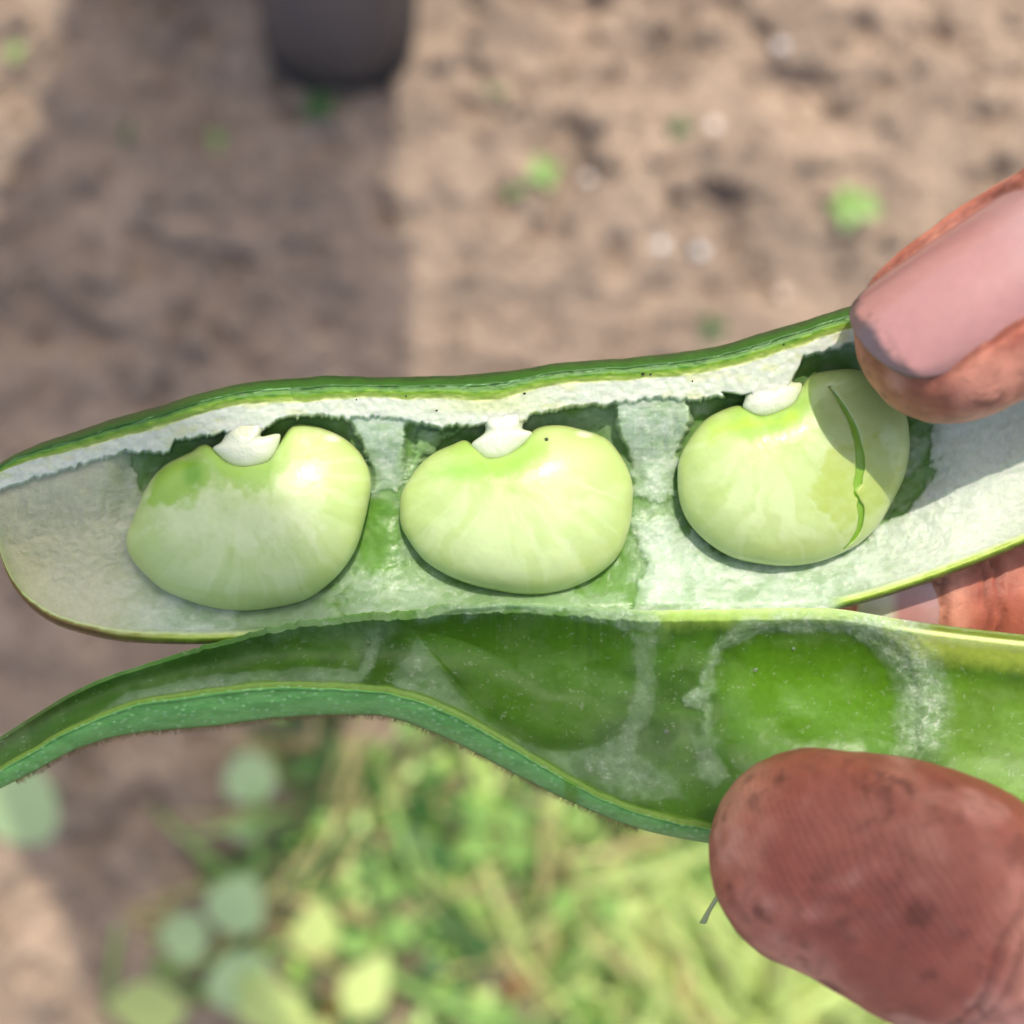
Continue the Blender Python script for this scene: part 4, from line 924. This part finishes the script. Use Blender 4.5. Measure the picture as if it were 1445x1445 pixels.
for i in range(30):
    px = random.uniform(380, 800); py = random.uniform(1010, 1420)
    tuft(px, py, 8, random.uniform(0.06, 0.12), ['fresh', 'dark', 'dark', 'straw'], 'darker green grass tuft below the middle of the pod', 'darker grass tufts below the pod')  # darker blades here hold the shade in their colour
for px, py, az in ((170, 1290, 0.1), (210, 1360, 0.35), (310, 1260, 0.2)):
    tuft(px, py, 5, 0.10, ['straw', 'fresh'], 'thin sparse grass lying over bare soil at lower left', 'sparse grass blades at lower left', 0.4, az)

def weed(px, py, n, size, key, label, h=0.05):
    p = G(px, py, h); root = add('broadleaf_weed', None, label=label, cat='weed', group='round leaved weeds below the pod'); root.location = (p.x, p.y, 0); a0 = random.random() * 6.28
    for i in range(n):
        a = a0 + 6.283 * i / n + random.uniform(-.3, .3); s = size * random.uniform(0.8, 1.15); off = size * 0.22 if n > 1 else 0
        c = Vector((off * math.cos(a), off * math.sin(a), h + random.uniform(-.012, .012)))
        if n == 1: c = Vector((-s * 0.5 * math.cos(a), -s * 0.5 * math.sin(a), h))
        o = add('leaf', (ROUND_LEAF if key == 'pale' else SEED_LEAF)[key], None, root); o.location = c; o.scale = (s, s, s); o.rotation_euler = (random.uniform(-.25, .25), random.uniform(-.2, .25), a)
        add('stalk', stem_mesh('stalk', Vector((0, 0, -0.005)), c, 0.0010, M_L['fresh']), None, root)
for a in [(35, 1135, 1, 0.050, 'pale', 'single pale round leaf at the left edge under the pod tip', 0.06), (352, 1098, 1, 0.036, 'pale', 'small pale round leaf alone below the pod on the left', 0.05),
          (312, 1328, 3, 0.040, 'pale', 'pale round leaved weed at lower left, upper of two', 0.05), (292, 1414, 2, 0.050, 'lime', 'pale lime round leaved weed at lower left, lower of two', 0.06),
          (425, 1385, 2, 0.045, 'lime', 'lime round leaved weed right of the two pale ones', 0.05), (350, 1165, 1, 0.028, 'pale', 'narrow pale leaf just under the small round one', 0.03),
          (485, 1440, 2, 0.040, 'lime', 'lime leaved weed at the bottom edge left of centre', 0.05), (610, 1165, 4, 0.026, 'dark', 'dark green weed below the bend of the pod', 0.035),
          (560, 1230, 4, 0.026, 'fresh', 'mid green weed left of the grass', 0.035), (470, 1090, 4, 0.026, 'dark', 'dark green weed close under the pod on the left', 0.035),
          (700, 1180, 4, 0.026, 'fresh', 'mid green weed close under the pod rim', 0.04), (830, 1260, 3, 0.026, 'fresh', 'mid green weed amid the sunlit grass', 0.04),
          (880, 1250, 2, 0.022, 'lime', 'small pale leaved weed amid the sunlit grass', 0.06), (640, 1340, 4, 0.026, 'dark', 'dark green weed at bottom centre left', 0.035),
          (540, 1330, 3, 0.026, 'fresh', 'mid green weed above the bottom edge', 0.04), (1060, 1290, 4, 0.026, 'dark', 'dark green weed in a shaded gap beside the thumb', 0.02), (430, 1210, 4, 0.026, 'dark', 'dark green weed left of the weeds under the pod', 0.03)]: weed(*a)
DRY = leaf_mesh('leaf', 1.0, 0.42, n=7, cup=0.5, droop=-0.1, rgbm=M_L['dry'])
for px, py, s, lab in [(375, 1040, 0.030, 'curled dry brown leaf close under the pod on the left'), (556, 1150, 0.022, 'dry tan leaf among the weeds under the pod'), (472, 1395, 0.028, 'dry orange brown leaf at lower left'), (700, 1400, 0.03, 'dry brown leaf at bottom centre'), (1390, 1430, 0.03, 'dry leaf below the thumb')]:
    p = G(px, py, 0.02); o = add('dry_leaf', DRY, None, label=lab, cat='leaf', group='dry leaves among the weeds'); o.location = (p.x, p.y, gz(p) + 0.014); o.scale = (s, s, s); o.rotation_euler = (0.2, 0.1, random.random() * 6.28)

def cover():
    """low leafy ground cover: countless small bent leaflets"""
    V = []; F = []; C = []
    for i in range(5200):
        px = rng.uniform(330, 1560); py = rng.uniform(1000, 1600)
        dens = sstep(330, 560, px) * sstep(1000, 1060, py + (fbm(np.array([px / 60.]), np.array([py / 60.]), seed=600)[0] - 0.5) * 160)
        if rng.random() > dens * 0.9 * sstep(0.42, 0.58, fbm(np.array([px / 80.]), np.array([py / 80.]), seed=601)[0]): continue
        p = G(px, py); z = gz(p) + rng.uniform(0.003, 0.03); s = rng.uniform(0.006, 0.014); a = rng.uniform(0, 6.283); ti = rng.normal(0, 0.35)
        ca, sa = math.cos(a), math.sin(a); loc = [(0, 0, 0), (.5, .35, .12), (.5, 0, 0), (.5, -.35, .12), (1, .0, .05), (.85, .3, .05), (.85, -.3, .05)]
        k = len(V)
        for x, y, h in loc: V.append((p.x + s * (x * ca - y * sa), p.y + s * (x * sa + y * ca), z + s * (h + x * ti)))
        F += [(k, k + 2, k + 1), (k, k + 3, k + 2), (k + 1, k + 2, k + 5), (k + 2, k + 3, k + 6), (k + 2, k + 4, k + 5), (k + 2, k + 6, k + 4)]
        c = lin(*[(106, 152, 72), (78, 122, 56), (164, 202, 96), (184, 214, 130), (128, 112, 76)][rng.choice(5, p=[.34, .28, .2, .12, .06])]); C += [c] * 7
    me = np_mesh('ground_cover', np.array(V), np.array(F)); set_col(me, np.array(C))
    add('ground_cover', me, vc_mat('cover_leaf', 0.5, bumps=(), var=0.1, var_scale=100), kind='stuff', label='low leafy ground cover of small weeds below the pod', cat='ground cover')
cover()

# ------------------------------------------------------------------ small things on the pod: droplets of sap, specks of soil
def surf_z(G3, px, py):
    X, Y, Z = G3; i = np.unravel_index(np.argmin((X - px) ** 2 + (Y - py) ** 2), X.shape); return float(Z[i])
def drop_mesh():
    bm = bmesh.new(); bmesh.ops.create_uvsphere(bm, u_segments=12, v_segments=8, radius=1.0); me = bpy.data.meshes.new('droplet'); bm.to_mesh(me); bm.free()
    for p in me.polygons: p.use_smooth = True
    return me
m, N_, L_, p_ = new_mat('sap'); p_.inputs['Base Color'].default_value = (0.9, 0.95, 0.88, 1); p_.inputs['Transmission Weight'].default_value = 0.9; p_.inputs['Roughness'].default_value = 0.04; p_.inputs['IOR'].default_value = 1.35
DROP = drop_mesh(); DROP.materials.append(m)
msp = flat_mat('speck_soil', lin(30, 28, 20), 0.8); SPECK = drop_mesh(); SPECK.name = 'speck'; SPECK.materials.append(msp)
def stick(name, me, G3, parent, px, py, r, flat=0.5, dz=0.0):
    o = add(name, me, None, parent); o.location = WV(px, py, surf_z(G3, px, py) + dz); o.scale = (r * MM, r * MM, r * MM * flat)
for px, py, r in [(940, 1033, 0.34), (1066, 945, 0.28), (1120, 915, 0.2)]: stick('droplet', DROP, LOW, lov, px, py, r)
for px, py, r in [(907, 527, 0.20), (918, 528, 0.12), (740, 555, 0.16), (616, 579, 0.13), (573, 559, 0.09), (977, 538, 0.10), (503, 564, 0.09), (1106, 486, 0.10)]: stick('speck', SPECK, UP, upv, px, py, r)
